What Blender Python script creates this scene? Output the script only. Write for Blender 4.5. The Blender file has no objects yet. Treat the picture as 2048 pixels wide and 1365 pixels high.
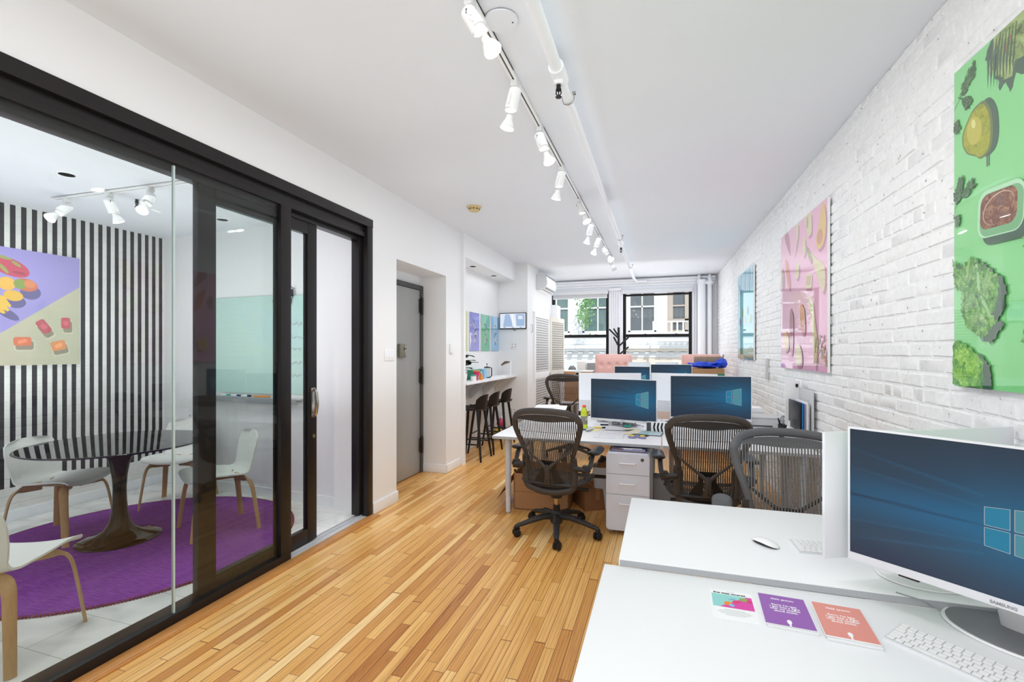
import bpy, bmesh, math, random
from mathutils import Vector, Matrix, noise as mnoise
random.seed(7)
PI = math.pi
scene = bpy.context.scene
COL = scene.collection

# ------------------------------------------------------------------ materials
def lin(c):
    return tuple(((v/255)/12.92 if v/255 <= .04045 else ((v/255+.055)/1.055)**2.4) for v in c) + (1.0,)

MATS = {}
def mat(name, rgb, rough=.5, metal=0.0, var=.05, scale=9.0, bump=0.0, coat=0.0, emit=0.0, spec=.5, bscale=None, stretch=None, rgb2=None, ior=None):
    """principled material whose colour and relief drift a little with procedural noise"""
    if name in MATS: return MATS[name]
    m = bpy.data.materials.new(name); m.use_nodes = True
    nt = m.node_tree; N = nt.nodes; L = nt.links
    b = N['Principled BSDF']
    tc = N.new('ShaderNodeTexCoord'); no = N.new('ShaderNodeTexNoise')
    no.inputs['Scale'].default_value = scale; no.inputs['Detail'].default_value = 3
    src = tc.outputs['Object']
    if stretch:
        mp = N.new('ShaderNodeMapping'); mp.inputs['Scale'].default_value = stretch
        L.new(src, mp.inputs['Vector']); src = mp.outputs['Vector']
    L.new(src, no.inputs['Vector'])
    mx = N.new('ShaderNodeMix'); mx.data_type = 'RGBA'
    c = lin(rgb)
    if rgb2: c1, c2 = c, lin(rgb2)
    else:
        c1 = tuple(max(0, v*(1-var*1.6)) for v in c[:3]) + (1,); c2 = tuple(min(1, v*(1+var)) for v in c[:3]) + (1,)
    mx.inputs['A'].default_value = c1; mx.inputs['B'].default_value = c2
    L.new(no.outputs['Fac'], mx.inputs['Factor'])
    L.new(mx.outputs['Result'], b.inputs['Base Color'])
    b.inputs['Roughness'].default_value = rough; b.inputs['Metallic'].default_value = metal
    b.inputs['Specular IOR Level'].default_value = spec
    if ior: b.inputs['IOR'].default_value = ior
    if coat: b.inputs['Coat Weight'].default_value = coat; b.inputs['Coat Roughness'].default_value = .015; b.inputs['Coat IOR'].default_value = 2.0
    if emit:
        L.new(mx.outputs['Result'], b.inputs['Emission Color']); b.inputs['Emission Strength'].default_value = emit
    if bump:
        n2 = N.new('ShaderNodeTexNoise'); n2.inputs['Scale'].default_value = bscale or scale*4; n2.inputs['Detail'].default_value = 4
        L.new(src, n2.inputs['Vector'])
        bp = N.new('ShaderNodeBump'); bp.inputs['Strength'].default_value = bump; bp.inputs['Distance'].default_value = .01
        L.new(n2.outputs['Fac'], bp.inputs['Height']); L.new(bp.outputs['Normal'], b.inputs['Normal'])
    MATS[name] = m
    return m

def glass_mat(name, tint, refl=1.0, rough=0.0, ior=1.5):
    """clear architectural glass: tinted pass-through plus fresnel mirror"""
    if name in MATS: return MATS[name]
    m = bpy.data.materials.new(name); m.use_nodes = True
    nt = m.node_tree; N = nt.nodes; L = nt.links; N.clear()
    out = N.new('ShaderNodeOutputMaterial'); mix = N.new('ShaderNodeMixShader')
    tr = N.new('ShaderNodeBsdfTransparent'); gl = N.new('ShaderNodeBsdfGlossy'); fr = N.new('ShaderNodeFresnel')
    no = N.new('ShaderNodeTexNoise'); no.inputs['Scale'].default_value = 1.5
    cr = N.new('ShaderNodeMix'); cr.data_type = 'RGBA'
    cr.inputs['A'].default_value = tuple(v*.985 for v in tint)+(1,); cr.inputs['B'].default_value = tuple(tint)+(1,)
    L.new(no.outputs['Fac'], cr.inputs['Factor']); L.new(cr.outputs['Result'], tr.inputs['Color'])
    ge = N.new('ShaderNodeNewGeometry'); io = N.new('ShaderNodeMix'); io.inputs['A'].default_value = ior; io.inputs['B'].default_value = 1/ior
    L.new(ge.outputs['Backfacing'], io.inputs['Factor']); L.new(io.outputs['Result'], fr.inputs['IOR']); gl.inputs['Roughness'].default_value = rough
    gl.inputs['Color'].default_value = (refl, refl, refl, 1)
    L.new(fr.outputs['Fac'], mix.inputs['Fac']); L.new(tr.outputs['BSDF'], mix.inputs[1]); L.new(gl.outputs['BSDF'], mix.inputs[2])
    L.new(mix.outputs['Shader'], out.inputs['Surface'])
    MATS[name] = m
    return m

def emis(name, rgb, strength):
    m = mat(name, rgb, .5, var=.0, emit=strength)
    b = m.node_tree.nodes['Principled BSDF']
    for l in list(b.inputs['Base Color'].links): m.node_tree.links.remove(l)
    b.inputs['Base Color'].default_value = (.012, .012, .014, 1)
    return m

def math_node(nt, op, a, b=None, c=None):
    n = nt.nodes.new('ShaderNodeMath'); n.operation = op
    for i, v in enumerate((a, b, c)):
        if v is None: continue
        if isinstance(v, (int, float)): n.inputs[i].default_value = v
        else: nt.links.new(v, n.inputs[i])
    return n.outputs[0]

def ramp(nt, fac, stops):
    r = nt.nodes.new('ShaderNodeValToRGB')
    while len(r.color_ramp.elements) < len(stops): r.color_ramp.elements.new(.5)
    for e, (p, c) in zip(r.color_ramp.elements, stops):
        e.position = p; e.color = lin(c)
    nt.links.new(fac, r.inputs['Fac'])
    return r.outputs['Color']

def strip_floor_mat():
    m = bpy.data.materials.new('oak_strip_floor'); m.use_nodes = True
    nt = m.node_tree; N = nt.nodes; L = nt.links; b = N['Principled BSDF']
    tc = N.new('ShaderNodeTexCoord'); sp = N.new('ShaderNodeSeparateXYZ'); L.new(tc.outputs['Object'], sp.inputs[0])
    x, y = sp.outputs['X'], sp.outputs['Y']
    W = .057
    xs = math_node(nt, 'DIVIDE', x, W); row = math_node(nt, 'FLOOR', xs); fx = math_node(nt, 'FRACT', xs)
    wn = N.new('ShaderNodeTexWhiteNoise'); wn.noise_dimensions = '1D'; L.new(row, wn.inputs['W'])
    ln = math_node(nt, 'MULTIPLY_ADD', wn.outputs['Value'], .55, .5)            # board length of the row
    wn2 = N.new('ShaderNodeTexWhiteNoise'); wn2.noise_dimensions = '1D'
    L.new(math_node(nt, 'ADD', row, 91.7), wn2.inputs['W'])
    ys = math_node(nt, 'ADD', math_node(nt, 'DIVIDE', y, ln), math_node(nt, 'MULTIPLY', wn2.outputs['Value'], 7.0))
    # uneven board ends within a row
    ys = math_node(nt, 'ADD', ys, math_node(nt, 'MULTIPLY', math_node(nt, 'SINE', math_node(nt, 'MULTIPLY', ys, 2.3)), .22))
    bid = math_node(nt, 'FLOOR', ys); fy = math_node(nt, 'FRACT', ys)
    cb = N.new('ShaderNodeCombineXYZ'); L.new(row, cb.inputs[0]); L.new(bid, cb.inputs[1])
    w3 = N.new('ShaderNodeTexWhiteNoise'); w3.noise_dimensions = '2D'; L.new(cb.outputs[0], w3.inputs['Vector'])
    tone = ramp(nt, w3.outputs['Value'], [(0, (188, 126, 62)), (.10, (212, 154, 84)), (.4, (230, 179, 104)), (.75, (238, 191, 119)), (.96, (245, 206, 140)), (1, (248, 216, 158))])
    # grain: per-board shifted, stretched noise + cathedral waves
    gv = N.new('ShaderNodeCombineXYZ')
    L.new(math_node(nt, 'ADD', math_node(nt, 'MULTIPLY', x, 60), math_node(nt, 'MULTIPLY', w3.outputs['Value'], 97)), gv.inputs[0])
    L.new(math_node(nt, 'MULTIPLY', y, 2.6), gv.inputs[1]); L.new(math_node(nt, 'MULTIPLY', w3.outputs['Value'], 31), gv.inputs[2])
    g = N.new('ShaderNodeTexNoise'); g.inputs['Scale'].default_value = 1.0; g.inputs['Detail'].default_value = 5; g.inputs['Roughness'].default_value = .65; g.inputs['Distortion'].default_value = .6
    L.new(gv.outputs[0], g.inputs['Vector'])
    gr = ramp(nt, g.outputs['Fac'], [(.30, (222, 204, 186)), (.5, (250, 245, 240)), (.62, (255, 255, 255))])
    wv = N.new('ShaderNodeTexWave'); wv.wave_type = 'RINGS'; wv.rings_direction = 'Y'; wv.inputs['Scale'].default_value = .35; wv.inputs['Distortion'].default_value = 5; wv.inputs['Detail'].default_value = 2
    L.new(gv.outputs[0], wv.inputs['Vector'])
    wr = ramp(nt, wv.outputs['Fac'], [(.0, (224, 205, 186)), (.35, (255, 255, 255))])
    def mul(a, c, f=1.0):
        k = N.new('ShaderNodeMix'); k.data_type = 'RGBA'; k.blend_type = 'MULTIPLY'
        if isinstance(f, float): k.inputs['Factor'].default_value = f
        else: L.new(f, k.inputs['Factor'])
        L.new(a, k.inputs['A']); L.new(c, k.inputs['B']); return k.outputs['Result']
    c = mul(mul(tone, gr, .9), wr, .7)
    # seams between boards
    ex = math_node(nt, 'MINIMUM', fx, math_node(nt, 'SUBTRACT', 1.0, fx))
    ey = math_node(nt, 'MULTIPLY', math_node(nt, 'MINIMUM', fy, math_node(nt, 'SUBTRACT', 1.0, fy)), 12.0)
    e = math_node(nt, 'MINIMUM', ex, ey)
    seam = ramp(nt, e, [(0, (92, 56, 28)), (.022, (170, 128, 90)), (.045, (255, 255, 255))])
    c = mul(c, seam, .85)
    L.new(c, b.inputs['Base Color'])
    b.inputs['Roughness'].default_value = .33
    rr = math_node(nt, 'MULTIPLY_ADD', g.outputs['Fac'], .16, .22); L.new(rr, b.inputs['Roughness'])
    bp = N.new('ShaderNodeBump'); bp.inputs['Strength'].default_value = .25; bp.inputs['Distance'].default_value = .002
    L.new(math_node(nt, 'MINIMUM', math_node(nt, 'MULTIPLY', e, 20.0), 1.0), bp.inputs['Height']); L.new(bp.outputs['Normal'], b.inputs['Normal'])
    return m

def marble_tile_mat():
    m = bpy.data.materials.new('white_marble_tile'); m.use_nodes = True
    nt = m.node_tree; N = nt.nodes; L = nt.links; b = N['Principled BSDF']
    tc = N.new('ShaderNodeTexCoord')
    n = N.new('ShaderNodeTexNoise'); n.inputs['Scale'].default_value = 2.2; n.inputs['Detail'].default_value = 7; n.inputs['Distortion'].default_value = 1.6
    L.new(tc.outputs['Object'], n.inputs['Vector'])
    c = ramp(nt, n.outputs['Fac'], [(.3, (196, 198, 198)), (.48, (226, 227, 225)), (.6, (238, 238, 236))])
    br = N.new('ShaderNodeTexBrick'); br.inputs['Scale'].default_value = 1.0; br.inputs['Brick Width'].default_value = .61; br.inputs['Row Height'].default_value = .305
    br.inputs['Mortar Size'].default_value = .0025; br.inputs['Color1'].default_value = (1, 1, 1, 1); br.inputs['Color2'].default_value = (.95, .95, .95, 1); br.inputs['Mortar'].default_value = (.62, .62, .6, 1)
    L.new(tc.outputs['Object'], br.inputs['Vector'])
    k = N.new('ShaderNodeMix'); k.data_type = 'RGBA'; k.blend_type = 'MULTIPLY'; k.inputs['Factor'].default_value = 1
    L.new(c, k.inputs['A']); L.new(br.outputs['Color'], k.inputs['B']); L.new(k.outputs['Result'], b.inputs['Base Color'])
    b.inputs['Roughness'].default_value = .22
    return m

def stripe_wall_mat():
    """painted brick, 75 mm dark and white upright stripes above a white base"""
    m = bpy.data.materials.new('striped_wall_paint'); m.use_nodes = True
    nt = m.node_tree; N = nt.nodes; L = nt.links; b = N['Principled BSDF']
    tc = N.new('ShaderNodeTexCoord'); sp = N.new('ShaderNodeSeparateXYZ'); L.new(tc.outputs['Object'], sp.inputs[0])
    f = math_node(nt, 'FRACT', math_node(nt, 'DIVIDE', math_node(nt, 'ADD', sp.outputs['Y'], -2.617), .0757))
    s = math_node(nt, 'LESS_THAN', f, .5)                                     # 1 = dark
    up = math_node(nt, 'GREATER_THAN', sp.outputs['Z'], .30)
    end = math_node(nt, 'LESS_THAN', sp.outputs['Y'], 3.945)
    d = math_node(nt, 'MULTIPLY', math_node(nt, 'MULTIPLY', s, up), end)
    n = N.new('ShaderNodeTexNoise'); n.inputs['Scale'].default_value = 6; n.inputs['Detail'].default_value = 5; L.new(tc.outputs['Object'], n.inputs['Vector'])
    dark = ramp(nt, n.outputs['Fac'], [(.3, (34, 34, 40)), (.7, (52, 51, 58))])
    light = ramp(nt, n.outputs['Fac'], [(.3, (226, 225, 221)), (.7, (238, 238, 235))])
    k = N.new('ShaderNodeMix'); k.data_type = 'RGBA'; L.new(d, k.inputs['Factor']); L.new(light, k.inputs['A']); L.new(dark, k.inputs['B'])
    L.new(k.outputs['Result'], b.inputs['Base Color']); b.inputs['Roughness'].default_value = .6
    br = N.new('ShaderNodeTexBrick'); br.inputs['Scale'].default_value = 1; br.inputs['Brick Width'].default_value = .21; br.inputs['Row Height'].default_value = .075; br.inputs['Mortar Size'].default_value = .006; br.inputs['Mortar Smooth'].default_value = .6
    cb = N.new('ShaderNodeCombineXYZ'); L.new(sp.outputs['Y'], cb.inputs[0]); L.new(sp.outputs['Z'], cb.inputs[1]); L.new(cb.outputs[0], br.inputs['Vector'])
    bp = N.new('ShaderNodeBump'); bp.inputs['Strength'].default_value = .5; bp.inputs['Distance'].default_value = .004; bp.invert = True
    L.new(br.outputs['Fac'], bp.inputs['Height']); L.new(bp.outputs['Normal'], b.inputs['Normal'])
    return m

def brick_paint_mat():
    m = bpy.data.materials.new('white_painted_brick'); m.use_nodes = True
    nt = m.node_tree; N = nt.nodes; L = nt.links; b = N['Principled BSDF']
    tc = N.new('ShaderNodeTexCoord')
    n = N.new('ShaderNodeTexNoise'); n.inputs['Scale'].default_value = 22; n.inputs['Detail'].default_value = 6; n.inputs['Roughness'].default_value = .6
    L.new(tc.outputs['Object'], n.inputs['Vector'])
    n3 = N.new('ShaderNodeTexNoise'); n3.inputs['Scale'].default_value = 34; n3.inputs['Detail'].default_value = 3; L.new(tc.outputs['Object'], n3.inputs['Vector'])
    c = ramp(nt, n3.outputs['Fac'], [(.0, (70, 66, 62)), (.265, (128, 124, 118)), (.30, (232, 232, 232)), (1, (246, 246, 247))])
    L.new(c, b.inputs['Base Color']); b.inputs['Roughness'].default_value = .42
    bp = N.new('ShaderNodeBump'); bp.inputs['Strength'].default_value = .55; bp.inputs['Distance'].default_value = .012
    L.new(n.outputs['Fac'], bp.inputs['Height']); L.new(bp.outputs['Normal'], b.inputs['Normal'])
    return m

def rug_mat():
    m = bpy.data.materials.new('purple_wool'); m.use_nodes = True
    nt = m.node_tree; N = nt.nodes; L = nt.links; b = N['Principled BSDF']
    tc = N.new('ShaderNodeTexCoord'); mp = N.new('ShaderNodeMapping'); mp.inputs['Rotation'].default_value = (0, 0, .42); mp.inputs['Scale'].default_value = (10, 160, 1)
    L.new(tc.outputs['Object'], mp.inputs['Vector'])
    n = N.new('ShaderNodeTexNoise'); n.inputs['Scale'].default_value = 1; n.inputs['Detail'].default_value = 4; L.new(mp.outputs['Vector'], n.inputs['Vector'])
    c = ramp(nt, n.outputs['Fac'], [(.25, (98, 46, 122)), (.5, (124, 60, 150)), (.75, (148, 84, 172))])
    L.new(c, b.inputs['Base Color']); b.inputs['Roughness'].default_value = .95; b.inputs['Specular IOR Level'].default_value = .1
    bp = N.new('ShaderNodeBump'); bp.inputs['Strength'].default_value = .7; bp.inputs['Distance'].default_value = .004
    L.new(n.outputs['Fac'], bp.inputs['Height']); L.new(bp.outputs['Normal'], b.inputs['Normal'])
    return m

def leaf_print_mat(name, dark, mid, light, scale):
    """crinkled greens as printed on the panel"""
    if name in MATS: return MATS[name]
    m = bpy.data.materials.new(name); m.use_nodes = True
    nt = m.node_tree; N = nt.nodes; L = nt.links; b = N['Principled BSDF']
    tc = N.new('ShaderNodeTexCoord')
    v = N.new('ShaderNodeTexNoise'); v.inputs['Scale'].default_value = scale; v.inputs['Detail'].default_value = 6; v.inputs['Roughness'].default_value = .7; v.inputs['Distortion'].default_value = 1.2
    L.new(tc.outputs['Object'], v.inputs['Vector'])
    L.new(ramp(nt, v.outputs['Fac'], [(.33, dark), (.5, mid), (.66, light)]), b.inputs['Base Color'])
    b.inputs['Roughness'].default_value = .3; b.inputs['Coat Weight'].default_value = 1; b.inputs['Coat Roughness'].default_value = .015
    MATS[name] = m
    return m

def attr_mat(name, strength, rough=.25, base=True):
    m = bpy.data.materials.new(name); m.use_nodes = True
    nt = m.node_tree; N = nt.nodes; L = nt.links; b = N['Principled BSDF']
    a = N.new('ShaderNodeAttribute'); a.attribute_name = 'Col'
    b.inputs['Base Color'].default_value = (.01, .01, .012, 1); b.inputs['Roughness'].default_value = rough
    L.new(a.outputs['Color'], b.inputs['Emission Color']); b.inputs['Emission Strength'].default_value = strength
    return m

M = dict(
    wall=mat('white_wall_paint', (238, 238, 239), .55, var=.012, scale=2, bump=.04, bscale=60),
    ceil=mat('ceiling_paint', (226, 229, 234), .7, var=.015, scale=1.2, bump=.05, bscale=8),
    trim=mat('white_trim_paint', (240, 242, 246), .35, var=.01),
    black=mat('black_aluminium', (36, 33, 34), .34, metal=.35, var=.08, scale=3),
    blackin=mat('black_gasket', (14, 14, 16), .4),
    alu=mat('aluminium_track', (204, 206, 210), .35, metal=.25),
    wood_edge=mat('oak_threshold', (198, 138, 76), .35, var=.2, scale=4, stretch=(30, 2, 30)),
    steel=mat('brushed_door_steel', (168, 169, 168), .42, metal=.25, var=.16, scale=2.2, stretch=(1, 1, .35), bump=.03),
    steel_dark=mat('dark_door_frame', (84, 84, 84), .5, metal=.3),
    hinge=mat('blackened_hinge', (58, 56, 55), .4, metal=.6),
    brass=mat('tarnished_lock', (142, 140, 124), .4, metal=.6, var=.15, scale=30),
    chrome=mat('polished_nickel', (196, 192, 186), .18, metal=1, var=.02),
    gold=mat('gas_cylinder_bronze', (196, 172, 140), .22, metal=1, var=.03),
    white=mat('white_plastic', (240, 240, 240), .35, var=.012),
    whitem=mat('white_satin_metal', (224, 226, 230), .38, var=.015),
    desk=mat('white_laminate', (240, 241, 243), .38, var=.01, scale=3),
    edgeshade=mat('shaded_edge_band', (172, 174, 178), .45, var=.02),  # shadow on the desk edges, put into the band's grey
    leg=mat('silver_white_leg', (205, 210, 220), .4, var=.015),
    graph=mat('graphite_plastic', (60, 54, 51), .42, var=.1, scale=14, bump=.04),
    graph2=mat('dark_graphite_plastic', (44, 42, 43), .45, var=.1),
    mesh=mat('pellicle_weave', (62, 57, 55), .6, var=.12, scale=40),
    litframe=mat('lit_graphite_frame', (92, 92, 95), .36, var=.06), litmesh=mat('lit_weave', (104, 103, 104), .6, var=.1, scale=40), pedestal=mat('cool_white_metal', (214, 218, 232), .4, var=.015),  # frame and weave greys: chair graphite with strong spotlight painted in
    basegrey=mat('brushed_grey_base', (132, 134, 138), .38, metal=.35, stretch=(1, 12, 1)),
    pad=mat('black_vinyl_pad', (38, 39, 42), .3, var=.06),
    rubber=mat('black_rubber', (22, 22, 23), .5),
    shell=mat('white_chair_shell', (226, 227, 224), .45, var=.015),
    oak=mat('pale_oak', (188, 150, 108), .45, var=.16, scale=5, stretch=(14, 14, 1.4)),
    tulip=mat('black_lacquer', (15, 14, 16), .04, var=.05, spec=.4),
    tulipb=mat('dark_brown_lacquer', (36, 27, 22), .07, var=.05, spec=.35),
    rugedge=mat('rust_stitching', (128, 54, 66), .8, var=.3, scale=60),
    stool=mat('black_stained_ash', (24, 22, 23), .4, var=.15, stretch=(6, 6, 1)),
    grey=mat('grey_plastic', (150, 152, 155), .45), lgrey=mat('light_grey_plastic', (206, 207, 208), .45),
    dgrey=mat('dark_grey_metal', (96, 98, 102), .35, metal=.5),
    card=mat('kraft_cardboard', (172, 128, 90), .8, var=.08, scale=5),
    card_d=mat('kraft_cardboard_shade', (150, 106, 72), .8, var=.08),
    paper=mat('paper_white', (243, 244, 245), .7, var=.01),
    paperl=mat('printed_paper', (236, 237, 240), .7, rgb2=(206, 208, 214), scale=70, stretch=(.4, 6, 1)),
    pink=mat('pink_upholstery', (224, 178, 170), .85, var=.05, scale=60, bump=.08),
    beige=mat('beige_detector_plastic', (214, 190, 140), .5),
    slat=mat('louver_white', (240, 240, 240), .45, var=.01),
    slatshade=mat('louver_white_shaded', (222, 217, 206), .5, var=.01),  # same white louver, its weaker light painted in as a cream tint
    whiteboard=mat('pale_green_glass_board', (196, 226, 218), .12, var=.015, coat=.4),
    lamp=emis('lamp_glow', (255, 252, 244), 14.0),
    lamp2=emis('lamp_glow_cool', (246, 250, 255), 14.0),
    clear=glass_mat('clear_glass', (.945, .968, .955), .62),
    winglass=glass_mat('window_glass', (.97, .985, .98)),
    acrylic=glass_mat('clear_acrylic', (.93, .94, .95), ior=1.4),
    glassedge=mat('glass_edge_green', (196, 212, 212), .15, var=.1, scale=5),
    redcap=mat('orange_cap', (236, 92, 34), .4), lime=mat('lime_drink', (206, 222, 26), .18, var=.04, coat=.5),
    label=mat('grey_bottle_label', (150, 148, 132), .5, rgb2=(112, 110, 104), scale=50),
    yellow=mat('yellow_plastic', (238, 206, 74), .4), lilac=mat('lilac_grey_plastic', (140, 140, 176), .45),
    teal=mat('teal_plastic', (62, 176, 160), .4), blue=mat('bright_blue_bag', (30, 74, 216), .4, var=.3, scale=9, bump=.5, bscale=24),
    navy=mat('navy_plastic', (44, 62, 128), .4), green=mat('green_carton', (66, 148, 116), .5, var=.1),
    skyblue=mat('pale_blue_carton', (138, 186, 220), .5, var=.06), magenta=mat('hot_pink_plastic', (222, 54, 112), .45),
    orange=mat('orange_plastic', (234, 142, 48), .45), cream=mat('cream_paper', (232, 226, 206), .7),
    brownp=mat('walnut_shade', (104, 82, 72), .5, var=.12), leaf=mat('dark_leaf', (46, 62, 36), .4, rgb2=(70, 88, 52), scale=20),
    soil=mat('potting_soil', (60, 44, 34), .9, var=.2), blackp=mat('black_plastic', (20, 20, 21), .35),
    inkk=mat('black_ink', (24, 24, 28), .6), inkw=mat('white_ink', (248, 246, 248), .6), inkg=mat('grey_ink', (150, 152, 156), .6),
    facade=mat('white_stone_facade', (236, 238, 240), .8, var=.03, scale=1.5), facade2=mat('cream_stone_facade', (228, 216, 202), .8, var=.05, scale=1.5),
    facwin=mat('facade_window_dark', (74, 84, 92), .2, rgb2=(112, 118, 122), scale=3, stretch=(6, 1, .2)),
    facgreen=mat('facade_window_green', (58, 92, 84), .2, rgb2=(122, 142, 146), scale=3, stretch=(7, 1, .25)),
    tan=mat('tan_window_frame', (184, 170, 158), .6), foliage=mat('street_tree_leaves', (76, 132, 70), .6, rgb2=(136, 184, 110), scale=14),
)
M['floor'] = strip_floor_mat(); M['marble'] = marble_tile_mat(); M['stripe'] = stripe_wall_mat(); M['brick'] = brick_paint_mat(); M['rug'] = rug_mat()

# ------------------------------------------------------------------ mesh builder
class MB:
    def __init__(s): s.v = []; s.f = []; s.mi = []; s.sm = []
    def add(s, vs, fs, mi=0, smooth=True, T=None):
        o = len(s.v)
        for p in vs:
            p = Vector(p)
            s.v.append(T @ p if T is not None else p)
        for f in fs:
            s.f.append(tuple(o+i for i in f)); s.mi.append(mi); s.sm.append(smooth)
        return s
    def box(s, lo, hi, bev=0.0, mi=0, T=None):
        lo = Vector(lo); hi = Vector(hi); bev = min(bev, min(hi-lo)*.49)
        if bev <= 0:
            vs = [(x, y, z) for x in (lo.x, hi.x) for y in (lo.y, hi.y) for z in (lo.z, hi.z)]
            fs = [(0, 1, 3, 2), (4, 6, 7, 5), (0, 4, 5, 1), (2, 3, 7, 6), (0, 2, 6, 4), (1, 5, 7, 3)]
            return s.add(vs, fs, mi, False, T)
        bm = bmesh.new(); bmesh.ops.create_cube(bm, size=1)
        c = (lo+hi)/2; d = hi-lo
        for v in bm.verts: v.co = Vector((c.x+v.co.x*d.x, c.y+v.co.y*d.y, c.z+v.co.z*d.z))
        bmesh.ops.bevel(bm, geom=list(bm.edges), offset=bev, segments=2, profile=.6, affect='EDGES')
        return s.bm(bm, mi, T)
    def bm(s, bm, mi=0, T=None, smooth=True):
        bm.verts.index_update()
        s.add([v.co.copy() for v in bm.verts], [[v.index for v in f.verts] for f in bm.faces], mi, smooth, T); bm.free(); return s
    def cbox(s, c, d, bev=0.0, mi=0, T=None):
        return s.box([c[i]-d[i]/2 for i in range(3)], [c[i]+d[i]/2 for i in range(3)], bev, mi, T)
    def tube(s, pts, r, seg=12, closed=False, caps=True, mi=0, T=None, flat=None, up=None):
        """round or flattened sweep; r is a number or list; flat = (a,b) section factors"""
        pts = [Vector(p) for p in pts]; n = len(pts)
        if not isinstance(r, (list, tuple)): r = [r]*n
        fa, fb = flat or (1, 1)
        tang = []
        for i in range(n):
            a = pts[(i-1) % n] if (closed or i > 0) else pts[i]; b = pts[(i+1) % n] if (closed or i < n-1) else pts[i]
            t = (b-a); tang.append(t.normalized() if t.length > 1e-9 else Vector((0, 0, 1)))
        ref = Vector(up) if up else (Vector((0, 0, 1)) if abs(tang[0].z) < .9 else Vector((1, 0, 0)))
        vs = []; nrm = None
        for i in range(n):
            t = tang[i]
            base = ref if (nrm is None or up) else nrm
            nrm = base - t*base.dot(t)
            if nrm.length < 1e-6: nrm = t.orthogonal()
            nrm.normalize(); bi = t.cross(nrm)
            for k in range(seg):
                a = 2*PI*k/seg
                vs.append(pts[i] + nrm*(math.cos(a)*r[i]*fa) + bi*(math.sin(a)*r[i]*fb))
        fs = []
        for i in range(n if closed else n-1):
            j = (i+1) % n
            for k in range(seg):
                k2 = (k+1) % seg
                fs.append((i*seg+k, i*seg+k2, j*seg+k2, j*seg+k))
        if caps and not closed:
            fs.append(tuple(reversed(range(seg)))); fs.append(tuple((n-1)*seg+k for k in range(seg)))
        return s.add(vs, fs, mi, True, T)
    def cyl(s, a, b, r0, r1=None, seg=20, mi=0, T=None):
        return s.tube([a, b], [r0, r0 if r1 is None else r1], seg, mi=mi, T=T)
    def lathe(s, prof, seg=32, mi=0, T=None, sx=1.0, sy=1.0, c=(0, 0, 0)):
        vs = [(c[0]+r*math.cos(2*PI*k/seg)*sx, c[1]+r*math.sin(2*PI*k/seg)*sy, c[2]+z) for r, z in prof for k in range(seg)]
        fs = []
        for i in range(len(prof)-1):
            for k in range(seg):
                k2 = (k+1) % seg
                fs.append((i*seg+k, i*seg+k2, (i+1)*seg+k2, (i+1)*seg+k))
        fs.append(tuple(reversed(range(seg)))); fs.append(tuple((len(prof)-1)*seg+k for k in range(seg)))
        return s.add(vs, fs, mi, True, T)
    def prism(s, poly, z0, z1, mi=0, T=None, smooth=False, mi_side=None):
        n = len(poly)
        vs = [(x, y, z0) for x, y in poly]+[(x, y, z1) for x, y in poly]
        s.add(vs, [tuple(reversed(range(n))), tuple(range(n, 2*n))], mi, False, T)
        return s.add(vs, [(i, (i+1) % n, n+(i+1) % n, n+i) for i in range(n)], mi if mi_side is None else mi_side, smooth, T)
    def poly(s, pts, mi=0, T=None):
        return s.add(pts, [tuple(range(len(pts)))], mi, False, T)
    def grid(s, fn, nu, nv, mi=0, T=None, keep=None):
        vs = [fn(i/nu, j/nv) for j in range(nv+1) for i in range(nu+1)]
        fs = [(j*(nu+1)+i, j*(nu+1)+i+1, (j+1)*(nu+1)+i+1, (j+1)*(nu+1)+i) for j in range(nv) for i in range(nu) if keep is None or keep(i, j)]
        return s.add(vs, fs, mi, True, T)
    def ball(s, c, r, seg=16, mi=0, T=None):
        rx, ry, rz = r if isinstance(r, (tuple, list)) else (r, r, r)
        k = seg//2
        prof = [(math.sin(PI*i/k), -math.cos(PI*i/k)) for i in range(k+1)]
        prof[0] = (1e-4, -1); prof[-1] = (1e-4, 1)
        vs = [(c[0]+rx*p*math.cos(2*PI*q/seg), c[1]+ry*p*math.sin(2*PI*q/seg), c[2]+rz*z) for p, z in prof for q in range(seg)]
        fs = [(i*seg+q, i*seg+(q+1) % seg, (i+1)*seg+(q+1) % seg, (i+1)*seg+q) for i in range(k) for q in range(seg)]
        return s.add(vs, fs, mi, True, T)

def rrect(x0, y0, x1, y1, r, n=5):
    out = []
    for cx, cy, a0 in ((x1-r, y1-r, 0), (x0+r, y1-r, PI/2), (x0+r, y0+r, PI), (x1-r, y0+r, 1.5*PI)):
        for k in range(n+1):
            a = a0+PI/2*k/n; out.append((cx+r*math.cos(a), cy+r*math.sin(a)))
    return out

def spline(pts, n=8, closed=False):
    P = [Vector(p) for p in pts]; out = []; m = len(P)
    rng = range(m) if closed else range(m-1)
    for i in rng:
        p0 = P[(i-1) % m] if (closed or i > 0) else P[0]; p1 = P[i]; p2 = P[(i+1) % m]; p3 = P[(i+2) % m] if (closed or i < m-2) else P[-1]
        for k in range(n):
            t = k/n
            out.append(.5*((2*p1)+(p2-p0)*t+(2*p0-5*p1+4*p2-p3)*t*t+(3*p1-p0-3*p2+p3)*t**3))
    if not closed: out.append(P[-1].copy())
    return out

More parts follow.
